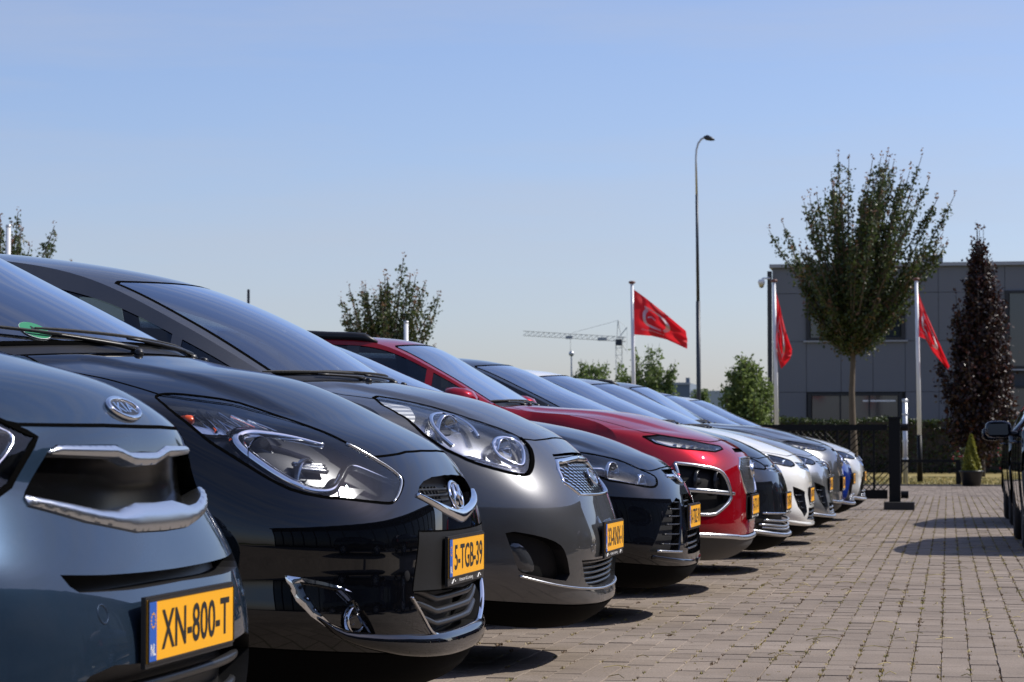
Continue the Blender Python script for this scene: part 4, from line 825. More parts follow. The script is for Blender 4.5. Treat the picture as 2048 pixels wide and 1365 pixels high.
fr=frame_at(s,5.98,0,.0); badge_oval(g,fr,.95,'KIA')
g=R['lower_grille'][0]; bars(g,'grille_bar',s,(3.5,3.36,3.22,3.08,2.94),(.41,.40,.385,.37,.345),None,MT['lamp_dark'],off=-.025,w=.006,h=.008)
ribbon(r,'bright_strip',line(full(T_['strip']),s,.015,1),s,.005,.006,MT['satin'],off=0)
plate(r,s.P(4.1,0)[0][0]+.010,.472,'33-KNX-1','Kroesen & Lumberg')
for sg in (-1,1):
    for t,v in ((4.05,.30),(3.9,.33)): fo,fx,fu,fn=frame_at(s,t,v*sg,0); oval(r,'parking_sensor',(fo,fx,fu,fn),.012,.012,.001,MT['paint_grey'])
# 4: black hatchback
T_=TV['c4']
r,s,R=car_base('c4','car','glossy black hatchback with slatted side intakes, between grey minivan and red crossover',[
 dict(name='headlight',kind='lamp',mat=MT['lamp_dark'],depth=.06,poly=[(7.9,-.80),(7.71,-.66),(7.28,-.5433),(6.64,-.4867),(6.18,-.4067),(5.91,-.41),(5.5,-.4733),(5.41,-.5433),(5.5,-.66),(5.55,-.77),(6.4,-.86),(7.3,-.9)],gapw=.005,round=1),
 dict(name='upper_grille',kind='recess',mat=MT['grille_black'],depth=.05,sym='half',poly=[(6.70,0),(6.65,-.24),(6.13,-.2333),(5.75,-.16),(5.65,0)]),
 dict(name='side_intake',kind='recess',mat=MT['grille_black'],wall=MT['gloss_black'],depth=.05,dir=(.9,0,0),poly=T_['side']),
 dict(name='centre_intake',kind='recess',mat=MT['grille_black'],wall=MT['gloss_black'],depth=.06,sym='half',poly=[(5.2,0),(5.2,-.13),(4.27,-.225),(3.05,-.25),(3.04,0)]),
],hood=[(6.86,0),(6.82,-.12),(6.75,-.23),(6.5,-.4067),(6.64,-.48),(7.28,-.54),(7.71,-.655),(7.95,-.82),(9.5,-.88),(10.8,-.9)])
for i,sg in ((0,-1),(1,1)):
    h=R['headlight'][i]
    q=s.at(6.35,.66*sg,-.03)[0]; bowl(h,'main_reflector',q,(.95,.3*sg,.05),.06,.05,MT['reflector'],MT['lens'],rim=MT['chrome'])
    q=s.at(5.75,.53*sg,-.03)[0]; bowl(h,'side_reflector',q,(1,.2*sg,.05),.045,.04,MT['facet'],rim=MT['chrome'])
    patch(h,'outer_reflector',[(7.6,.67*sg),(7.1,.60*sg),(6.8,.66*sg),(6.9,.80*sg),(7.3,.84*sg)],s,-.02,MT['facet'],th=.01)
    ribbon(h,'chrome_lip',line([(5.62,.74*sg),(5.58,.66*sg),(5.5,.56*sg),(5.56,.48*sg)],s,.015,1),s,.004,.005,MT['chrome'],off=-.008)
    si=R['side_intake'][i]
    for t,a,b in ((4.85,.24,.34),(4.55,.26,.42),(4.25,.28,.45),(3.95,.30,.485),(3.65,.31,.52),(3.35,.33,.55)): ribbon(si,'slat',[(t,x*sg) for x in np.linspace(a,b,10)],s,.004,.006,MT['lamp_dark'],off=-.012)
    ribbon(si,'bright_lip',[(3.12,x*sg) for x in np.linspace(.355,.58,10)],s,.006,.005,MT['satin'],off=.0)
    ribbon(r,'splitter',line([(2.55,.06*sg),(2.6,.25*sg),(2.7,.45*sg),(2.85,.6*sg)],s,.02,1),s,.012,.008,MT['paint_blue_black'],off=0)
g=R['upper_grille'][0]; ribbon(g,'chrome_bar',[(6.25-.25*abs(x),x) for x in np.linspace(-.24,.24,24)],s,.014,.012,MT['chrome'],off=-.006)
fr=frame_at(s,6.1,0,.004); badge_oval(g,fr,1.0,'')
g=R['centre_intake'][0]; bars(g,'grille_bar',s,(4.9,4.65,3.75,3.55,3.35,3.2),(.14,.17,.22,.23,.235,.24),None,MT['lamp_dark'],off=-.02,w=.005,h=.006)
plate(r,s.P(4.27,0)[0][0]+.010,.482,'8-TBZ-91')
# 5 and 9: crossovers with split lamps
def split_lamp_car(key,label,plt):
    T_=TV['c5']; pmat=MT[PAINT[key]]
    r,s,R=car_base(key,'car',label,[
     dict(name='headlight',kind='lamp',mat=MT['lamp_grey'],depth=.04,poly=T_['lamp'],gapw=.005),
     dict(name='lower_lamp',kind='recess',mat=MT['bumper_matt'],wall=MT['bumper_matt'],depth=.05,dir=(.9,0,0),poly=T_['low']),
     dict(name='grille',kind='recess',mat=MT['grille_black'],wall=MT['chrome'],depth=.025,sym='half',poly=[(6.04,0),(6.02,-.2),(6.0,-.2833),(5.58,-.3633),(4.91,-.34),(4.54,-.2933),(4.5,0)]),
     dict(name='plate_bracket',kind='flush',mat=MT['bumper_matt'],off=-.006,sym='half',poly=[(4.5,0),(4.52,-.2867),(3.9,-.2933),(3.51,-.27),(3.5,0)]),
     dict(name='hood_slot',kind='recess',mat=MT['gap'],depth=.02,sym='half',poly=[(6.49,0),(6.49,-.2467),(6.26,-.28),(6.27,0)]),
     dict(name='lower_cladding',kind='flush',mat=MT['cladding'],sym='half',poly=[(2.82,0),(2.78,-.38),(2.92,-.72),(3.3,-.9),(3.3,-.995),(.05,-.995),(.05,0)],gapw=.003),
    ],hood=[(7.02,0),(7.0,-.2),(6.85,-.44),(6.99,-.65),(7.17,-.76),(7.4,-.84),(9.5,-.88),(10.8,-.90)])
    for i,sg in ((0,-1),(1,1)):
        h=R['headlight'][i]
        for k in range(7): q=s.at(6.50+.03*k,(.43+.05*k)*sg,-.018)[0]; MB().box(q,(.02,.026,.022)).build('led_cell',MT['facet'],h)
        ribbon(h,'chrome_strip',line([(6.95,.84*sg),(6.70,.82*sg),(6.50,.72*sg),(6.42,.60*sg),(6.36,.52*sg)],s,.015,1),s,.007,.006,MT['chrome'],off=-.012)
        l=R['lower_lamp'][i]; lp=[(t,abs(v)*sg) for t,v in T_['low']]
        ribbon(l,'bright_frame',line(lp+[lp[0]],s,.015,1),s,.010,.008,MT['satin'],off=.001)
        ribbon(l,'bright_bar',line([(4.55,.475*sg),(4.62,.6*sg),(4.75,.80*sg)],s,.015,0),s,.014,.010,MT['satin'],off=-.008)
        for vv in (.57,.71): q=s.at(5.12,vv*sg,-.035)[0]; bowl(l,'beam_reflector',q,(1,.2*sg,0),.06,.03,MT['lamp_grey'],MT['lens'],rim=MT['lamp_dark'])
    g=R['grille'][0]; gp=[(6.0,0),(5.98,-.26),(5.58,-.345),(4.93,-.325),(4.58,-.28),(4.55,0)]
    lattice(g,s,gp+[(t,-v) for t,v in gp[-2:0:-1]],-.012,MT['lamp_grey'],.10,.055,h=.006)
    ribbon(g,'chrome_frame',line(full([(4.55,-.29),(4.91,-.338),(5.58,-.360),(6.0,-.283),(6.03,0)]),s,.015,0),s,.006,.008,MT['chrome'],off=-.002)
    badge_h(g,frame_at(s,5.5,0,.004),1.1)
    ribbon(r,'skid_strip',line(full([(2.85,-.75),(2.72,-.45),(2.62,-.35),(2.60,0)]),s,.02,1),s,.014,.012,MT['satin'],off=.002)
    for sg in (-1,1):
        m=MB(); pts=[s.at(t,.97*sg,.018)[0] for t in np.linspace(13.35,15.9,16)]; pts=[s.at(13.15,.97*sg,0)[0]]+pts+[s.at(16.0,.97*sg,0)[0]]
        m.tube(pts,[.012]+[.026]*16+[.012],8); m.build('roof_rail',MT['black_plastic'],r,True)
        patch(r,'arch_cladding',[(3.3,.90*sg),(4.4,.955*sg),(5.6,.965*sg),(5.6,.999*sg),(3.3,.999*sg)],s,.003,MT['cladding'],th=.01,step=.05)
    plate(r,s.P(4.1,0)[0][0]+.010,.487,plt,'Kroesen & Lumberg')
    return r
split_lamp_car('c5','dark red crossover with black roof rails and split headlights','H-771-V')
# 6, 7, 8, 10, 11: farther hatchbacks
def plain_car(key,label,plt,style):
    pmat=MT[PAINT[key]]; lamp=dict(a=[(7.35,-.84),(7.2,-.62),(6.5,-.40),(6.05,-.37),(5.85,-.45),(6.0,-.68),(6.5,-.86)],b=[(7.2,-.86),(7.0,-.66),(6.55,-.47),(6.3,-.38),(5.95,-.40),(5.75,-.52),(6.1,-.72),(6.6,-.86)])[style[0]]
    regs=[dict(name='headlight',kind='lamp',mat=MT['lamp_dark'],depth=.05,poly=lamp,round=1,gapw=.006)]
    if style[1]=='wide':   # full width slim grille
        regs+=[dict(name='upper_grille',kind='recess',mat=MT['gloss_black'],depth=.03,sym='half',poly=[(6.35,0),(6.3,-.37),(5.85,-.40),(5.7,0)]),
               dict(name='lower_grille',kind='recess',mat=MT['grille_black'],depth=.06,sym='half',poly=[(3.45,0),(3.45,-.55),(3.0,-.66),(2.5,-.6),(2.45,0)])]
    elif style[1]=='slant':
        regs+=[dict(name='upper_grille',kind='recess',mat=MT['gloss_black'],depth=.03,sym='half',poly=[(6.2,0),(6.25,-.36),(5.75,-.33),(5.5,0)]),
               dict(name='side_intake',kind='recess',mat=MT['grille_black'],depth=.05,dir=(.9,0,0),poly=[(4.5,-.56),(4.2,-.34),(3.2,-.36),(2.9,-.42),(3.4,-.52)]),
               dict(name='lower_grille',kind='recess',mat=MT['grille_black'],depth=.06,sym='half',poly=[(3.4,0),(3.4,-.3),(2.7,-.34),(2.6,0)])]
    elif style[1]=='oval':
        regs+=[dict(name='upper_grille',kind='recess',mat=MT['grille_black'],wall=MT['chrome'],depth=.04,sym='half',poly=[(6.5,0),(6.45,-.25),(6.1,-.33),(5.6,-.30),(5.35,-.2),(5.3,0)],round=1),
               dict(name='lower_grille',kind='recess',mat=MT['grille_black'],depth=.06,sym='half',poly=[(4.3,0),(4.3,-.3),(3.4,-.45),(2.6,-.5),(2.5,0)])]
    r,s,R=car_base(key,'car',label,regs,hood=[(6.9,0),(6.88,-.2),(6.75,-.38),(7.0,-.55),(7.3,-.72),(7.5,-.84),(9.5,-.88),(10.8,-.9)])
    for i,sg in ((0,-1),(1,1)):
        h=R['headlight'][i]
        for t,v,rr in ((6.5,.64,.05),(6.12,.50,.04)): bowl(h,'reflector',s.at(t,v*sg,-.03)[0],(1,.25*sg,0),rr,.04,MT['reflector'],MT['lens'],rim=MT['chrome'])
        ribbon(h,'chrome_strip',line([(6.9,.78*sg),(6.3,.72*sg),(5.98,.56*sg),(5.95,.44*sg)],s,.02,1),s,.006,.006,MT['chrome'],off=-.01)
        if 'side_intake' in R:
            for k in range(3): ribbon(R['side_intake'][i],'slat',[(4.0-.3*k,x*sg) for x in np.linspace(.37,.50-.03*k,6)],s,.006,.006,MT['lamp_dark'],off=-.02)
    g=R['upper_grille'][0]; w_=.36 if style[1]!='oval' else .28
    bars(g,'grille_bar',s,(6.12,5.9),(w_,w_*.95),None,MT['chrome'] if style[1]!='oval' else MT['satin'],off=-.012,w=.008,h=.008)
    badge_oval(g,frame_at(s,6.0,0,.002),1.0,'')
    g=R['lower_grille'][0]; bars(g,'grille_bar',s,(3.2,2.95,2.7),(.3,.32,.33) if style[1]!='wide' else (.58,.62,.58),None,MT[style[2]],off=-.015,w=.007,h=.008)
    ribbon(r,'lip_strip',line(full([(2.5,-.7),(2.3,-.4),(2.25,0)]),s,.03,1),s,.012,.012,MT[style[2]] if style[2]!='lamp_dark' else pmat,off=.001)
    if style[1]=='wide': ribbon(r,'bright_strip',line(full([(3.5,-.6),(3.52,-.3),(3.5,0)]),s,.03,0),s,.006,.006,MT['chrome'],off=.002)
    plate(r,s.P(4.15,0)[0][0]+.010,style[3],plt,'Kroesen & Lumberg' if style[1]!='oval' else None)
    return r
plain_car('c6','dark grey hatchback with chrome bumper strips, right behind the red crossover','TX-976-P',('a','wide','satin',.46))
plain_car('c7','white hatchback with slanted black side intakes, beyond the dark grey hatchback','J-507-SF',('b','slant','lamp_dark',.46))
plain_car('c8','silver hatchback with dark bumper intakes, just beyond the white hatchback','RK-418-L',('b','slant','satin',.51))
split_lamp_car('c9','mid grey crossover with roof rails, third from the far end of the row','ZB-640-D')
plain_car('c10','bright blue hatchback, second from the far end of the row','NT-285-X',('a','oval','satin',.50))
plain_car('c11','pearl white hatchback at the far end of the row beside the gate','PV-133-G',('a','oval','satin',.50))
# ---- two dark cars parked nose to tail on the right
for key,pos,label in (('c12',(1.46,24.1,0),'dark blue-black car nearest on the right edge, seen from behind with its door mirror'),('c13',(1.52,30.9,0),'black car parked ahead of the other one on the right edge')):
    CARS[key]={**hatch(pos,.02,L=4.35,W=.90,zr=1.47),'rz':math.pi/2}; PAINT[key]='paint_navy' if key=='c12' else 'paint_night'
    r,s,R=car_base(key,'car',label,[dict(name='headlight',kind='lamp',mat=MT['lamp_dark'],depth=.05,poly=[(7.35,-.84),(7.2,-.62),(6.5,-.40),(6.05,-.37),(5.85,-.45),(6.0,-.68),(6.5,-.86)]),
      dict(name='upper_grille',kind='recess',mat=MT['gloss_black'],depth=.03,sym='half',poly=[(6.35,0),(6.3,-.37),(5.85,-.40),(5.7,0)])])
    r['group']='cars parked on the right'
CARS['c14']={**hatch((-2.6,49,0),.02,L=4.2,W=.9,zr=1.46),'rz':.1}; PAINT['c14']='paint_bright_blue'; paint('paint_bright_blue',(.02,.10,.34),.3,.3)
car_base('c14','car','light blue car roof peeking over the gate at the building corner',[])[0]['group']='cars beyond the gate'

# unseen dark cars added at right to darken the reflections in the near fronts
src=[o for o in COL.objects if o.parent is None and o.get('label','').startswith('black car parked ahead')][0]
def copy_tree(o,parent=None):
    c=o.copy(); link(c,parent)
    for ch in [k for k in COL.objects if k.parent is o]: copy_tree(ch,c)
    return c
for x,y,lab in ((4.1,8.2,'unseen black car added right of the lane, level with the first two row cars'),(4.2,13.6,'unseen black car added right of the lane, level with the grey minivan and red crossover'),(4.3,19.0,'unseen black car added right of the lane, beside the nearer of the two right edge cars')):
    k=copy_tree(src); k.location=(x,y,0); k['label']=lab; k['group']='cars parked on the right'

# ---- vegetation
def leaf_mat(name, c1, c2, c3=None, trans=.35):
    m,nt,b,nn,lk=nodes_of(name); geo=nn('ShaderNodeNewGeometry'); r=nn('ShaderNodeValToRGB'); r.color_ramp.elements[0].color=(*c1,1); r.color_ramp.elements[1].color=(*c2,1)
    if c3: e=r.color_ramp.elements.new(.93); e.color=(*c3,1); r.color_ramp.elements[2].position=1; r.color_ramp.elements[2].color=(*c3,1); e2=r.color_ramp.elements.new(.86); e2.color=(*c2,1)
    lk(geo.outputs['Random Per Island'],r.inputs['Fac']); lk(r.outputs['Color'],b.inputs['Base Color']); b.inputs['Roughness'].default_value=.45
    t=nn('ShaderNodeBsdfTranslucent'); lk(r.outputs['Color'],t.inputs['Color']); mx=nn('ShaderNodeMixShader'); mx.inputs['Fac'].default_value=trans; lk(b.outputs[0],mx.inputs[1]); lk(t.outputs[0],mx.inputs[2]); lk(mx.outputs[0],nt.nodes['Material Output'].inputs['Surface']); MT[name]=m; return m
def leaf_mesh(name, P, size, mat, parent, up=.3):
    n=len(P); P=np.asarray(P); d=RNG.normal(size=(n,3)); d/=np.linalg.norm(d,axis=1)[:,None]; e=np.cross(d,RNG.normal(size=(n,3))); e/=np.linalg.norm(e,axis=1)[:,None]
    s=(size*RNG.uniform(.55,1.25,n))[:,None]; f=np.cross(d,e)
    V=np.stack([P-d*s*.5,P+e*s*.36+f*s*.08,P+d*s*.5,P-e*s*.36+f*s*.08],1).reshape(-1,3)
    return mesh_obj(name,V,np.arange(4*n).reshape(-1,4),mat,parent)
def tree(label, base, z0, z1, R, prof, nsh, nleaf, size, mats, trunk_r, cat='tree', name='tree', lean=0, group=None, sig=.2, spread=1.0, bark='bark', tips=True, skew=0):
    x,y,z=base; root=empty(name,base,label=label,cat=cat,group=group); tk=MB(); H=z1-z0
    tk.tube([(lean*k/6+.03*math.sin(k*1.7),.03*math.cos(k*2.1),(z0+H*.25)*k/6) for k in range(7)],[trunk_r*(1.25 if k==0 else 1-.09*k) for k in range(7)],9)
    L=[];tipP=[]
    for i in range(nsh):
        a=RNG.uniform(0,2*math.pi); hfr=RNG.uniform(0.02,1)**.75; lob=1+.16*math.sin(2*a+x)+.12*math.sin(5*a+y+3*hfr); rt=R*lob*prof(hfr)*(RNG.uniform(.72,1.08) if RNG.random()<.6 else RNG.uniform(.1,.8))
        zt=z0+H*hfr*RNG.uniform(.9,1.0) if hfr<.97 else z1; s0=z0+(zt-z0)*RNG.uniform(0,.3)
        tip=np.array([rt*math.cos(a)+skew*hfr,rt*math.sin(a),zt]); st=np.array([lean,0,s0]); mid=st+(tip-st)*.5+np.array([math.cos(a),math.sin(a),-.35])*rt*.16*spread
        ts=np.linspace(0,1,9)[:,None]; path=(1-ts)**2*st+2*ts*(1-ts)*mid+ts**2*tip
        tk.tube(path,[trunk_r*.32*(1-.9*k/8)+.006 for k in range(9)],5,cap=False)
        ln=np.linalg.norm(tip-st); m=int(nleaf*(.4+.6*ln/max(R,H*.5))); u=RNG.uniform(.18,.93,m)**.85; c=((1-u)**2)[:,None]*st+(2*u*(1-u))[:,None]*mid+(u**2)[:,None]*tip
        L.append(c+RNG.normal(size=(m,3))*(sig*(1.15-u*.85))[:,None]*np.array([1,1,.8]))
        if tips: tp=tip+np.array([0,0,1.])*RNG.uniform(0,.5,(6,1))*H*.09*RNG.uniform(.3,1); tipP.append(tp+RNG.normal(size=tp.shape)*.03)
    tk.build('trunk',MT[bark],root,True); leaf_mesh('crown',np.concatenate(L),size,mats[0],root)
    if tips: leaf_mesh('young_shoots',np.concatenate(tipP),size*.8,mats[1],root)['kind']='stuff'
    return root
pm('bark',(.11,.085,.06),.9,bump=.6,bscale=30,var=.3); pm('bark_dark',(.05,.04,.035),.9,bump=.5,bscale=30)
MAPLE=(leaf_mat('leaf_maple',(.028,.046,.014),(.085,.115,.030),(.13,.08,.035)),leaf_mat('leaf_young',(.20,.09,.06),(.26,.16,.09)))
vase=lambda h: float(np.interp(h,[0,.12,.3,.5,.7,.85,1],[.10,.28,.62,.92,1.0,.84,.42]))
vase_=lambda h: (max(0,h*.95+.02)**.55)*(1.0 if h<.5 else math.sqrt(max(0,1-((h-.5)/.62)**2)))*1.05
tree('tall field maple with upright shoots standing before the grey building',(-2.93,80,0),3.7,10.0,2.95,vase,128,235,.122,MAPLE,.13,sig=.19,skew=.75,name='maple_tree')
tree('round maple crown showing above the roof of the red crossover',(-15.65,70,0),2.2,6.2,1.55,vase,72,170,.10,MAPLE,.10,sig=.19,name='maple_tree')
tree('maple crown at the left edge above the minivan roof',(-23.3,60,0),3.0,6.8,1.9,vase,70,170,.10,MAPLE,.10,sig=.19,name='maple_tree')
BEECH=(leaf_mat('leaf_beech',(.010,.006,.006),(.045,.018,.014),(.09,.03,.02),.2),leaf_mat('leaf_beech_tip',(.05,.015,.012),(.09,.03,.02)))
tree('dark red columnar beech at the right in front of the building',(1.0,78,0),.3,7.5,1.0,lambda h: float(np.interp(h,[0,.2,.5,.75,.9,1],[.85,1.05,1.0,.62,.34,.12])),120,290,.13,BEECH,.10,sig=.26,name='beech_tree',bark='bark_dark')
BUSH=(leaf_mat('leaf_bush',(.10,.15,.04),(.20,.26,.08),None,.5),leaf_mat('leaf_bush_tip',(.13,.18,.05),(.19,.23,.08)))
ball=lambda h: math.sqrt(max(0.02,1-(2*h-.75)**2/1.6))
tree('big light green willow bush left of the grey building corner',(-6.85,88,0),.2,4.1,1.25,ball,80,220,.15,BUSH,.1,sig=.34,name='willow_bush',cat='bush',tips=False)
for bx,by,zt,rr,lab in ((-22.4,150,5.0,.9,'leftmost low poplar bush beneath the crane jib'),(-20.9,149,6.2,1.6,'poplar bush beneath the crane jib, second from left'),(-19.2,152,6.2,1.5,'poplar bush at the foot of the crane mast'),(-17.6,151,7.2,1.6,'tallest poplar bush just right of the crane mast by the flagpole'),(-15.9,165,4.8,.9,'sparse bush in front of the far low building')):
    tree(lab,(bx,by,0),.5,zt,rr,lambda h: math.sqrt(max(.0,1-(h*.9)**4)),80,190,.2,BUSH,.06,sig=.33,name='poplar_bush',cat='bush',group='poplars beneath the crane',tips=False)
# hedge with leafy skin
hr=empty('hedge',(0,88,0),label='long trimmed green hedge along the grey building',cat='hedge')
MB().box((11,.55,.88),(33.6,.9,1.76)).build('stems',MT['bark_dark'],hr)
hp=[]; 
for k in range(15000):
    f=RNG.random(); X=RNG.uniform(-5.9,14); 
    hp.append((X,RNG.uniform(0,1.1),1.80+.05*math.sin(X*2)+RNG.normal(0,.04)) if f<.4 else (X,RNG.normal(.02,.05),RNG.uniform(0,1.82)))
leaf_mesh('foliage',np.array(hp),.11,leaf_mat('leaf_hedge',(.018,.03,.008),(.06,.085,.02),None,.3),hr)
# thuja in a tub, roses
tr=empty('potted_thuja',(.51,56.5,0),label='small yellow-green thuja cone in a black tub at the paving edge',cat='plant')
MB().lathe([(.0,.0),(.19,.0),(.25,.30),(.265,.31),(.265,.345),(.245,.345),(.24,.30),(0,.29)],n=28).build('tub',MT['black_plastic'],tr,True)
th=[]; 
for k in range(5200):
    h=RNG.random()**1.3; a=RNG.uniform(0,6.283); rr=.225*(1-h)**.8*(.75+.25*math.sin(a*5+h*9))+.012; th.append((rr*math.cos(a)*RNG.uniform(.8,1.05),rr*math.sin(a)*RNG.uniform(.8,1.05),.30+h*.84))
leaf_mesh('foliage',np.array(th),.05,leaf_mat('leaf_thuja',(.16,.17,.02),(.34,.32,.05),None,.3),tr); MB().tube([(0,0,.2),(0,0,1.0)],[.03,.008],6).build('stem',MT['bark_dark'],tr)
def rose(x,y,h,label):
    r=empty('rose_bush',(x,y,0),label=label,cat='bush'); m=MB(); L=[]
    for k in range(9):
        a=RNG.uniform(0,6.28); q=[(0,0,0),(.1*math.cos(a),.1*math.sin(a),h*.5),(.28*math.cos(a)*RNG.uniform(.4,1),.28*math.sin(a),h*RNG.uniform(.7,1))]; m.tube(q,[.008,.006,.003],5); L.append(np.array(q[1])+(np.array(q[2])-q[1])*RNG.uniform(0,1,(26,1))+RNG.normal(size=(26,3))*.06)
    m.build('stems',MT['bark_dark'],r); leaf_mesh('foliage',np.concatenate(L),.06,MT['leaf_hedge'],r); leaf_mesh('flowers',np.array([l[-1]+RNG.normal(size=3)*.05 for l in L for _ in range(3)]),.06,pm('petal_red',(.45,.03,.04),.6),r)['kind']='stuff'
rose(.28,58.3,.85,'red rose bush behind the thuja tub by the low rail'); rose(1.35,59,1.0,'leafy rose bush in the shade right of the thuja'); 
# ---- grey office building
pm('panel_grey',(.150,.157,.175),.55,var=.06,vscale=.6); pm('panel_seam',(.05,.055,.065),.6); pm('frame_dark',(.02,.021,.024),.5); pm('coping',(.33,.34,.36),.4); pm('dark_band',(.03,.031,.036),.5)
def window_glass(name,tint): 
    m=pm(name,tint,.06,0,spec=.9); return m
window_glass('office_glass',(.025,.032,.042)); pm('blind',(.32,.34,.36),.8)
br=empty('office_building',(0,95,0),label='grey panelled two storey office building behind the trees',cat='building')
WX=[(-5.19,-1.53,4.89,6.61),(-5.15,-1.65,1.35,2.91),(2.13,8.2,3.79,6.68),(2.14,8.2,.4,3.16),(10.5,14.2,4.89,6.61),(10.5,14.2,1.35,2.91)]
xs=[-6.45,-5.19,-3.9,-2.72,-1.53,-.3,.95,2.13,4.2,6.2,8.2,10.5,12.3,14.2,16.5,19,22,25,28]; zs=[0,1.35,2.95,4.85,6.65,7.62]
for i in range(len(xs)-1):
    for j in range(len(zs)-1):
        x0,x1,z0_,z1_=xs[i],xs[i+1],zs[j],zs[j+1]; cx,cz=(x0+x1)/2,(z0_+z1_)/2
        if any(a-.05<cx<b+.05 and c-.05<cz<d+.05 for a,b,c,d in WX): continue
        MB().box((cx,.04,cz),(x1-x0-.016,.08,z1_-z0_-.016)).build('facade_panel',MT['panel_grey'],br)
m=MB(); m.box((10.8,6.1,3.8),(34.4,11.9,7.6)); m.build('wall_core',MT['panel_seam'],br)
cp=MB(); cp.box((10.8,6.0,7.69),(34.7,12.3,.13)); cp.build('roof_coping',MT['coping'],br); MB().box((-.55,3,7.95),(.85,1.2,.55)).build('roof_vent',MT['panel_grey'],br)
for a,b,c,d in WX:
    w_=MB(); 
    for q in (((a+b)/2,-.01,c+.05,b-a,.1),((a+b)/2,-.01,d-.05,b-a,.1)): w_.box((q[0],q[1],q[2]),(q[3],.14,q[4]))
    for x in (a+.07,b-.07): w_.box((x,-.012,(c+d)/2),(.14,.135,d-c-.2))
    wo=w_.build('window',MT['frame_dark'],br); n=3 if b-a<5 else 5
    for k in range(n):
        x0=a+.14+(b-a-.28)*k/n; x1=a+.14+(b-a-.28)*(k+1)/n; MB().box(((x0+x1)/2,.0,(c+d)/2),(x1-x0-.06,.02,d-c-.2)).build('pane',MT['office_glass'],wo)
        if k: MB().box((x0,-.005,(c+d)/2),(.06,.1,d-c-.2)).build('mullion',MT['frame_dark'],wo)
    MB().box(((a+b)/2,-.03,c-.04),(b-a+.2,.16,.06)).build('sill',MT['coping'],wo)
dp=MB(); dp.box((-6.55,.0,3.75),(.16,.2,7.5)); dp.build('corner_downpipe',MT['dark_band'],br)
MB().box((-2.5,-.012,2.62),(1.2,.02,.06)).build('strip_lamp',MT['white_print'],br)
cc=empty('security_camera',(-6.62,94.8,7.05),label='white dome security camera on a bracket at the corner of the grey building',cat='camera')
MB().tube([(.1,.1,.18),(-.16,0,.18),(-.2,0,.14)],.035,8).build('bracket',MT['white_print'],cc,True); MB().lathe([(.0,.14),(.10,.13),(.13,.06),(.13,-.04),(.10,-.05)],(-.22,0,0),n=18).build('housing',MT['white_print'],cc,True)
MB().lathe([(.10,-.05),(.095,-.12),(.06,-.17),(0,-.19)],(-.22,0,0),n=18).build('dome',MT['lamp_grey'],cc,True)
# ---- unseen dark building added along the right side, for dark reflections in the car fronts
sr=empty('unseen_showroom',(11,10,0),label='dark glazed building added unseen along the right side of the lot, for reflections',cat='building')
m=MB(); m.box((6.2,0,3.1),(12,52,6.2)); m.build('wall',pm('unseen_showroom_wall',(.008,.008,.009),.6,spec=.2),sr); MB().box((6.2,0,6.35),(12.6,52.6,.3)).build('roof',MT['panel_seam'],sr)
for k in range(17):
    y=-24+3*k; f=MB(); f.box((.17,y,2.6),(.04,2.8,4.6)); f.build('pane',MT['office_glass'],sr); MB().box((.12,y+1.5,3.0),(.2,.14,5.9)).build('mullion',MT['frame_dark'],sr)
# ---- flags and poles
pm('pole_white',(.72,.73,.74),.3); pm('pole_cap',(.13,.045,.03),.5); pm('flag_red',(.55,.022,.03),.7); pm('pole_dark',(.035,.042,.055),.45,.3); pm('galv',(.5,.51,.52),.4,.6); pm('black_steel',(.004,.004,.0045),.5,spec=.2)
def two_sided(name,col):
    m,nt,b,nn,lk=nodes_of(name); b.inputs['Base Color'].default_value=(*col,1); b.inputs['Roughness'].default_value=.75; t=nn('ShaderNodeBsdfTranslucent'); t.inputs['Color'].default_value=(*col,1); mx=nn('ShaderNodeMixShader'); mx.inputs['Fac'].default_value=.45; lk(b.outputs[0],mx.inputs[1]); lk(t.outputs[0],mx.inputs[2]); lk(mx.outputs[0],nt.nodes['Material Output'].inputs['Surface']); MT[name]=m
two_sided('flag_cloth',(.62,.018,.028)); two_sided('flag_white',(.75,.72,.74))
def flagpole(x,label,h=4.84,black=1.15):
    r=empty('flagpole',(x,61,0),label=label,cat='flagpole',group='white flagpoles'); MB().tube([(0,0,black),(-.02,0,h*.6),(-.05,0,h)],[.052,.048,.04],14).build('pole',MT['pole_white'],r,True)
    MB().tube([(.005,0,0),(0,0,black)],[.07,.056],12).build('base_sleeve',MT['black_steel'],r,True); MB().lathe([(.0,.06),(.06,.055),(.085,.03),(.075,.0),(.03,-.02)],(-.05,0,h+.01),n=16).build('cap',MT['pole_cap'],r,True)
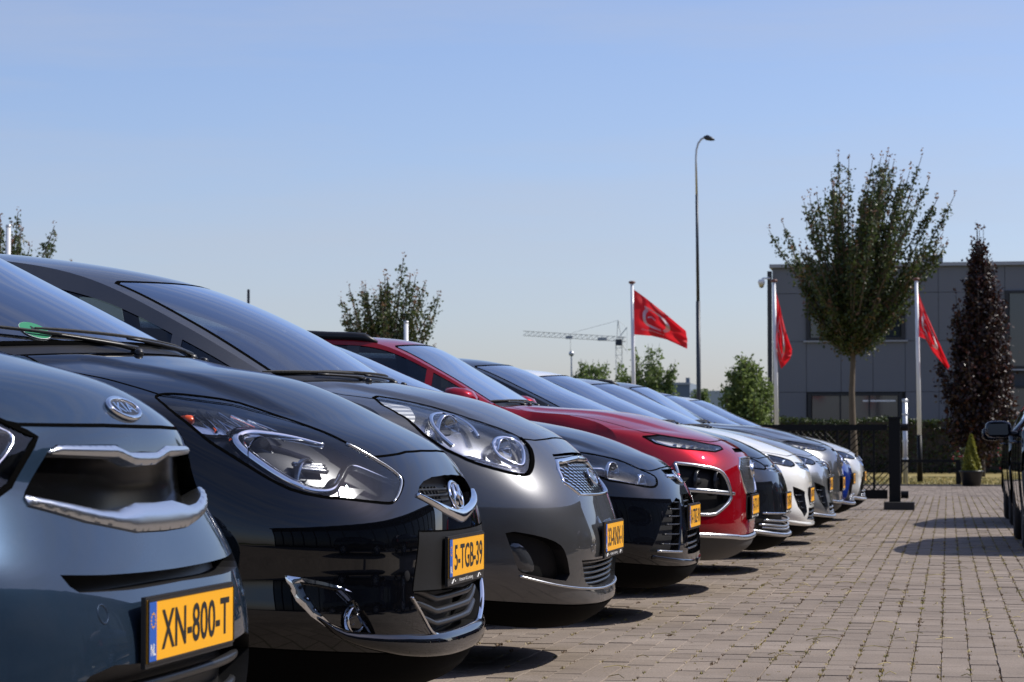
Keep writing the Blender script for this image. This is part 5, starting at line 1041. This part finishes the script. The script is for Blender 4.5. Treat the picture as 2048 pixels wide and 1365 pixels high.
def flag(x,ztop,hoist,top,bot,wav,label,logo):
    """cloth between two edges given as (dx,dz) lines from the hoist; logo on the cloth"""
    r=empty('flag',(x,61,0),label=label,cat='flag',group='red flags'); tp=np.array(top); bt=np.array(bot)
    ip=lambda a,u:np.stack([np.interp(u,np.linspace(0,1,len(a)),a[:,k]) for k in range(2)],-1)
    def S(u,w):
        u,w=np.atleast_1d(u).astype(float),np.atleast_1d(w).astype(float); A=ip(tp,u); Bq=ip(bt,u); q=A+(Bq-A)*w[:,None]
        f=np.clip(u*3,0,1); y=f*(wav*np.sin(5.5*u+3.2*w+.5)+.6*wav*np.sin(11*u-7*w)+.35*wav*np.sin(17*w+6*u))
        return np.stack([q[:,0],y,ztop+q[:,1]],1)
    n,k=44,30; U,Wv=np.meshgrid(np.linspace(0,1,n),np.linspace(0,1,k),indexing='ij'); V=S(U.ravel(),Wv.ravel()); Fc=[(i*k+j,(i+1)*k+j,(i+1)*k+j+1,i*k+j+1) for i in range(n-1) for j in range(k-1)]
    c=mesh_obj('cloth',V,Fc,MT['flag_cloth'],r,True)
    def stroke(pts,wd,nm):
        p=np.array(dense(pts,.012,False)); d=np.gradient(p,axis=0); d/=np.maximum(np.linalg.norm(d,axis=1),1e-6)[:,None]; nn_=np.stack([-d[:,1],d[:,0]],1)*wd
        a,b=p+nn_,p-nn_; VV=[*(S(a[:,0],a[:,1])+[0,-.006,0]),*(S(b[:,0],b[:,1])+[0,-.006,0])]; m=len(p); mesh_obj(nm,VV,[(i,i+1,m+i+1,m+i) for i in range(m-1)],MT['flag_white'],c)
    if logo:
        stroke(rnd([(.30,.30),(.22,.42),(.22,.66),(.30,.74),(.5,.74),(.56,.74)],2,False),.034,'emblem_line'); stroke(rnd([(.24,.27),(.45,.24),(.66,.26),(.72,.40),(.70,.62),(.62,.74)],2,False),.034,'emblem_line')
        stroke([(.30,.52),(.38,.45),(.46,.5)],.015,'emblem_line')
        tv_,tf=text_mesh('Gespecialiseerd',.48,.055); q=S(.38+tv_[:,0],.86-tv_[:,1]); mesh_obj('flag_lettering',q+[0,-.006,0],tf,MT['flag_white'],c)
    return r
flagpole(-7.50,'white flagpole left of the street lamp flying an open red flag'); flagpole(-4.05,'white flagpole at the left corner of the grey building'); flagpole(-.66,'white flagpole right of the maple with black sleeved foot')
flag(-7.50,4.70,1.1,[(0,0),(.32,-.24),(.75,-.58),(1.27,-1.02)],[(0,-1.10),(.45,-1.14),(.78,-1.22),(1.30,-1.46)],.10,'open red flag with white outline emblem on the left flagpole',True)
flag(-4.05,4.60,1.6,[(.0,0),(.10,-.4),(.22,-.9),(.38,-1.38)],[(0,-1.30),(.03,-1.5),(.10,-1.85),(.33,-1.62)],.11,'limp red flag hanging narrow on the middle flagpole',True)
flag(-.70,4.66,1.2,[(0,0),(.2,-.55),(.45,-1.15),(.76,-1.88)],[(0,-1.15),(.20,-1.22),(.36,-1.52),(.72,-1.95)],.10,'drooping red flag on the right flagpole beside the beech',True)
for x,y,h,lab in ((-14.25,66,4.2,'white pole in front of the round maple crown'),(-22.37,58,6.2,'white pole at the left edge in front of the maple')):
    r=empty('pole',(x,y,0),label=lab,cat='pole'); MB().tube([(0,0,0),(0,0,h)],[.07,.06],12).build('shaft',MT['pole_white'],r,True); MB().lathe([(0,.05),(.06,.04),(.07,0),(.06,-.03)],(0,0,h),n=12).build('cap',MT['galv'],r,True)
r=empty('antenna_mast',(-16.92,60,0),label='thin dark mast top showing above the minivan windscreen',cat='mast'); MB().tube([(0,0,0),(0,0,4.73)],.022,8).build('shaft',MT['pole_dark'],r); MB().tube([(0,0,4.4),(0,0,4.74)],.034,8).build('head',MT['pole_dark'],r)
r=empty('lamp_post',(-22.23,150,0),label='small distant lamp post left of the poplar bushes',cat='lamp post'); MB().tube([(0,0,0),(0,0,6.4)],[.09,.05],8).build('pole',MT['galv'],r); MB().lathe([(.05,6.4),(.16,6.5),(.17,6.62),(.05,6.74),(0,6.75)],n=14).build('lantern',MT['galv'],r,True)
r=empty('street_lamp',(-7.28,75,0),label='tall dark street lamp with curved arm rising above the row',cat='street lamp')
MB().tube([(0,0,0),(-.02,0,5.22)],[.07,.064],14).build('lower_pole',MT['pole_dark'],r,True); MB().tube([(-.02,0,5.22),(-.05,0,8.4)],[.05,.042],14).build('middle_pole',MT['pole_dark'],r,True)
MB().tube([(-.05,0,8.4),(-.07,0,9.5),(-.055,0,9.75),(.0,0,9.95),(.1,0,10.08),(.2,0,10.12)],[.036,.03,.03,.028,.028,.028],12).build('arm',MT['galv'],r,True)
MB().tube([(.16,0,10.13),(.26,0,10.12),(.4,0,10.07),(.5,0,10.04)],[.03,.085,.06,.015],10).build('lamp_head',MT['pole_dark'],r,True)
# ---- tower crane far away
r=empty('tower_crane',(-64.5,500,0),label='distant pale tower crane with long lattice jib on the horizon',cat='crane'); pm('crane_steel',(.62,.63,.60),.6)
def lattice_beam(p0,p1,wd,n,th,name):
    p0,p1=np.array(p0,float),np.array(p1,float); d=(p1-p0)/n; u=np.array([0,0,1.]) if abs(d[2])<.5*np.linalg.norm(d) else np.array([1.,0,0]); v=np.array([0,1.,0]); m=MB(); c=[u*wd/2+v*wd/2,u*wd/2-v*wd/2,-u*wd/2-v*wd/2,-u*wd/2+v*wd/2]
    for q in c: m.tube([p0+q,p1+q],th,4)
    for k in range(n):
        for a,b in ((0,3),(1,2),(0,1),(2,3)): m.tube([p0+d*k+c[a],p0+d*(k+1)+c[b]],th*.6,4,cap=False); m.tube([p0+d*k+c[a],p0+d*k+c[b]],th*.6,4,cap=False)
    return m.build(name,MT['crane_steel'],r)
lattice_beam((0,0,0),(0,0,22.5),1.2,16,.05,'mast'); lattice_beam((0,0,22.9),(-19.4,0,24.2),.9,18,.05,'jib'); lattice_beam((0,0,22.9),(1.4,0,22.8),.9,2,.08,'counter_jib')
m=MB(); m.tube([(-.4,0,23),(-.2,0,26.7)],.09,5); m.tube([(.5,0,23),(-.2,0,26.7)],.09,5); m.build('tower_head',MT['crane_steel'],r)
m=MB(); m.tube([(-.2,0,26.6),(-9.5,0,24.2)],.035,4); m.tube([(-.2,0,26.6),(1.6,0,25.2)],.035,4); m.tube([(0,0,23.2),(1.6,0,25.2)],.1,4); m.tube([(.2,0,22.4),(1.5,0,20.6)],.1,4); m.tube([(1.6,0,25.2),(1.6,0,20)],.03,4); m.build('tie_bars',MT['crane_steel'],r)
MB().box((-10.0,0,23.3),(1.3,1.0,.6)).build('trolley',MT['coping'],r); MB().box((-3.3,0,22.9),(1.8,1.2,.6)).build('ballast',MT['coping'],r); MB().box((.1,-.6,22.2),(1.2,1.2,1.2)).build('cab',MT['pole_dark'],r)
m=MB(); m.tube([(-9.8,0,23),(-9.8,0,20.2)],.03,4); m.box((-9.8,0,20),(.3,.3,.5)); m.build('hook',MT['dark_band'],r)
# ---- far low hall
r=empty('warehouse',(-21.2,200,0),label='distant low grey-blue warehouse behind the cars',cat='building'); pm('hall_blue',(.13,.16,.20),.7); pm('hall_pale',(.42,.43,.42),.7)
MB().box((-.9,4,3.05),(3.9,8,6.1)).build('hall',MT['hall_blue'],r); MB().box((2.6,5,2.75),(3.1,8,5.5)).build('annex',MT['hall_pale'],r); MB().box((.6,3,6.3),(.3,.4,.6)).build('vent',MT['hall_blue'],r); MB().box((-.9,-.05,6.05),(4.0,.1,.18)).build('eaves',MT['coping'],r)
# ---- gate, rail, posts
r=empty('sliding_gate',(0,34.4,0),label='low black sliding gate with upright bars standing half open',cat='gate')
MB().box((-3.4,0,1.10),(5.2,.07,.08)).build('top_rail',MT['black_steel'],r); MB().box((-3.4,0,.20),(5.2,.08,.12)).build('bottom_rail',MT['black_steel'],r)
for k in range(31): MB().box((-.98-.163*k,0,.66),(.028,.028,.80)).build('bar',MT['black_steel'],r)
wm_=MB()
for k in range(70):
    x=-.85-.08*k
    if x<-5.2: break
    for s_ in (-1,1): wm_.tube([(x,.03,.26),(x+s_*.40,.03,.66),(x+s_*.80 if -5.9<x+s_*.8<-.85 else x+s_*.4,.03,1.06 if -5.9<x+s_*.8<-.85 else .66)],.006,4,cap=False)
wm_.build('wire_mesh',MT['black_steel'],r)
r=empty('gate_post',(-.70,34.25,0),label='stout black gate post on a concrete foot at the end of the gate',cat='post')
MB().box((0,0,.65),(.15,.15,1.12)).build('column',MT['black_steel'],r); MB().box((0,0,1.225),(.18,.18,.03)).build('cap',MT['black_steel'],r); MB().box((.06,-.05,.052),(.40,.5,.10)).build('foot',pm('foot_dark',(.035,.032,.03),.9,bump=.4),r)
for z in (.2,1.1): MB().lathe([(.0,-.05),(.05,-.05),(.05,.05),(.0,.05)],(.13,0,z),(1,0,0),14).build('guide_roller',MT['black_steel'],r)
r=empty('galvanised_post',(-.94,57.5,0),label='thin galvanised post with clamps behind the gate post',cat='post'); MB().tube([(0,0,0),(0,0,1.95)],.055,12).build('tube',MT['galv'],r,True)
for z in (.6,1.0,1.6,1.9): MB().lathe([(.06,-.02),(.068,-.02),(.068,.02),(.06,.02)],(0,0,z),n=14).build('clamp',MT['galv'],r)
r=empty('low_rail',(-.35,57.3,0),label='low black steel rail between gate and thuja tub',cat='rail'); MB().box((-.05,0,.55),(1.35,.06,.06)).build('bar',MT['black_steel'],r)
for x in (-.72,.58): MB().box((x,0,.27),(.11,.09,.54)).build('post',MT['black_steel'],r)
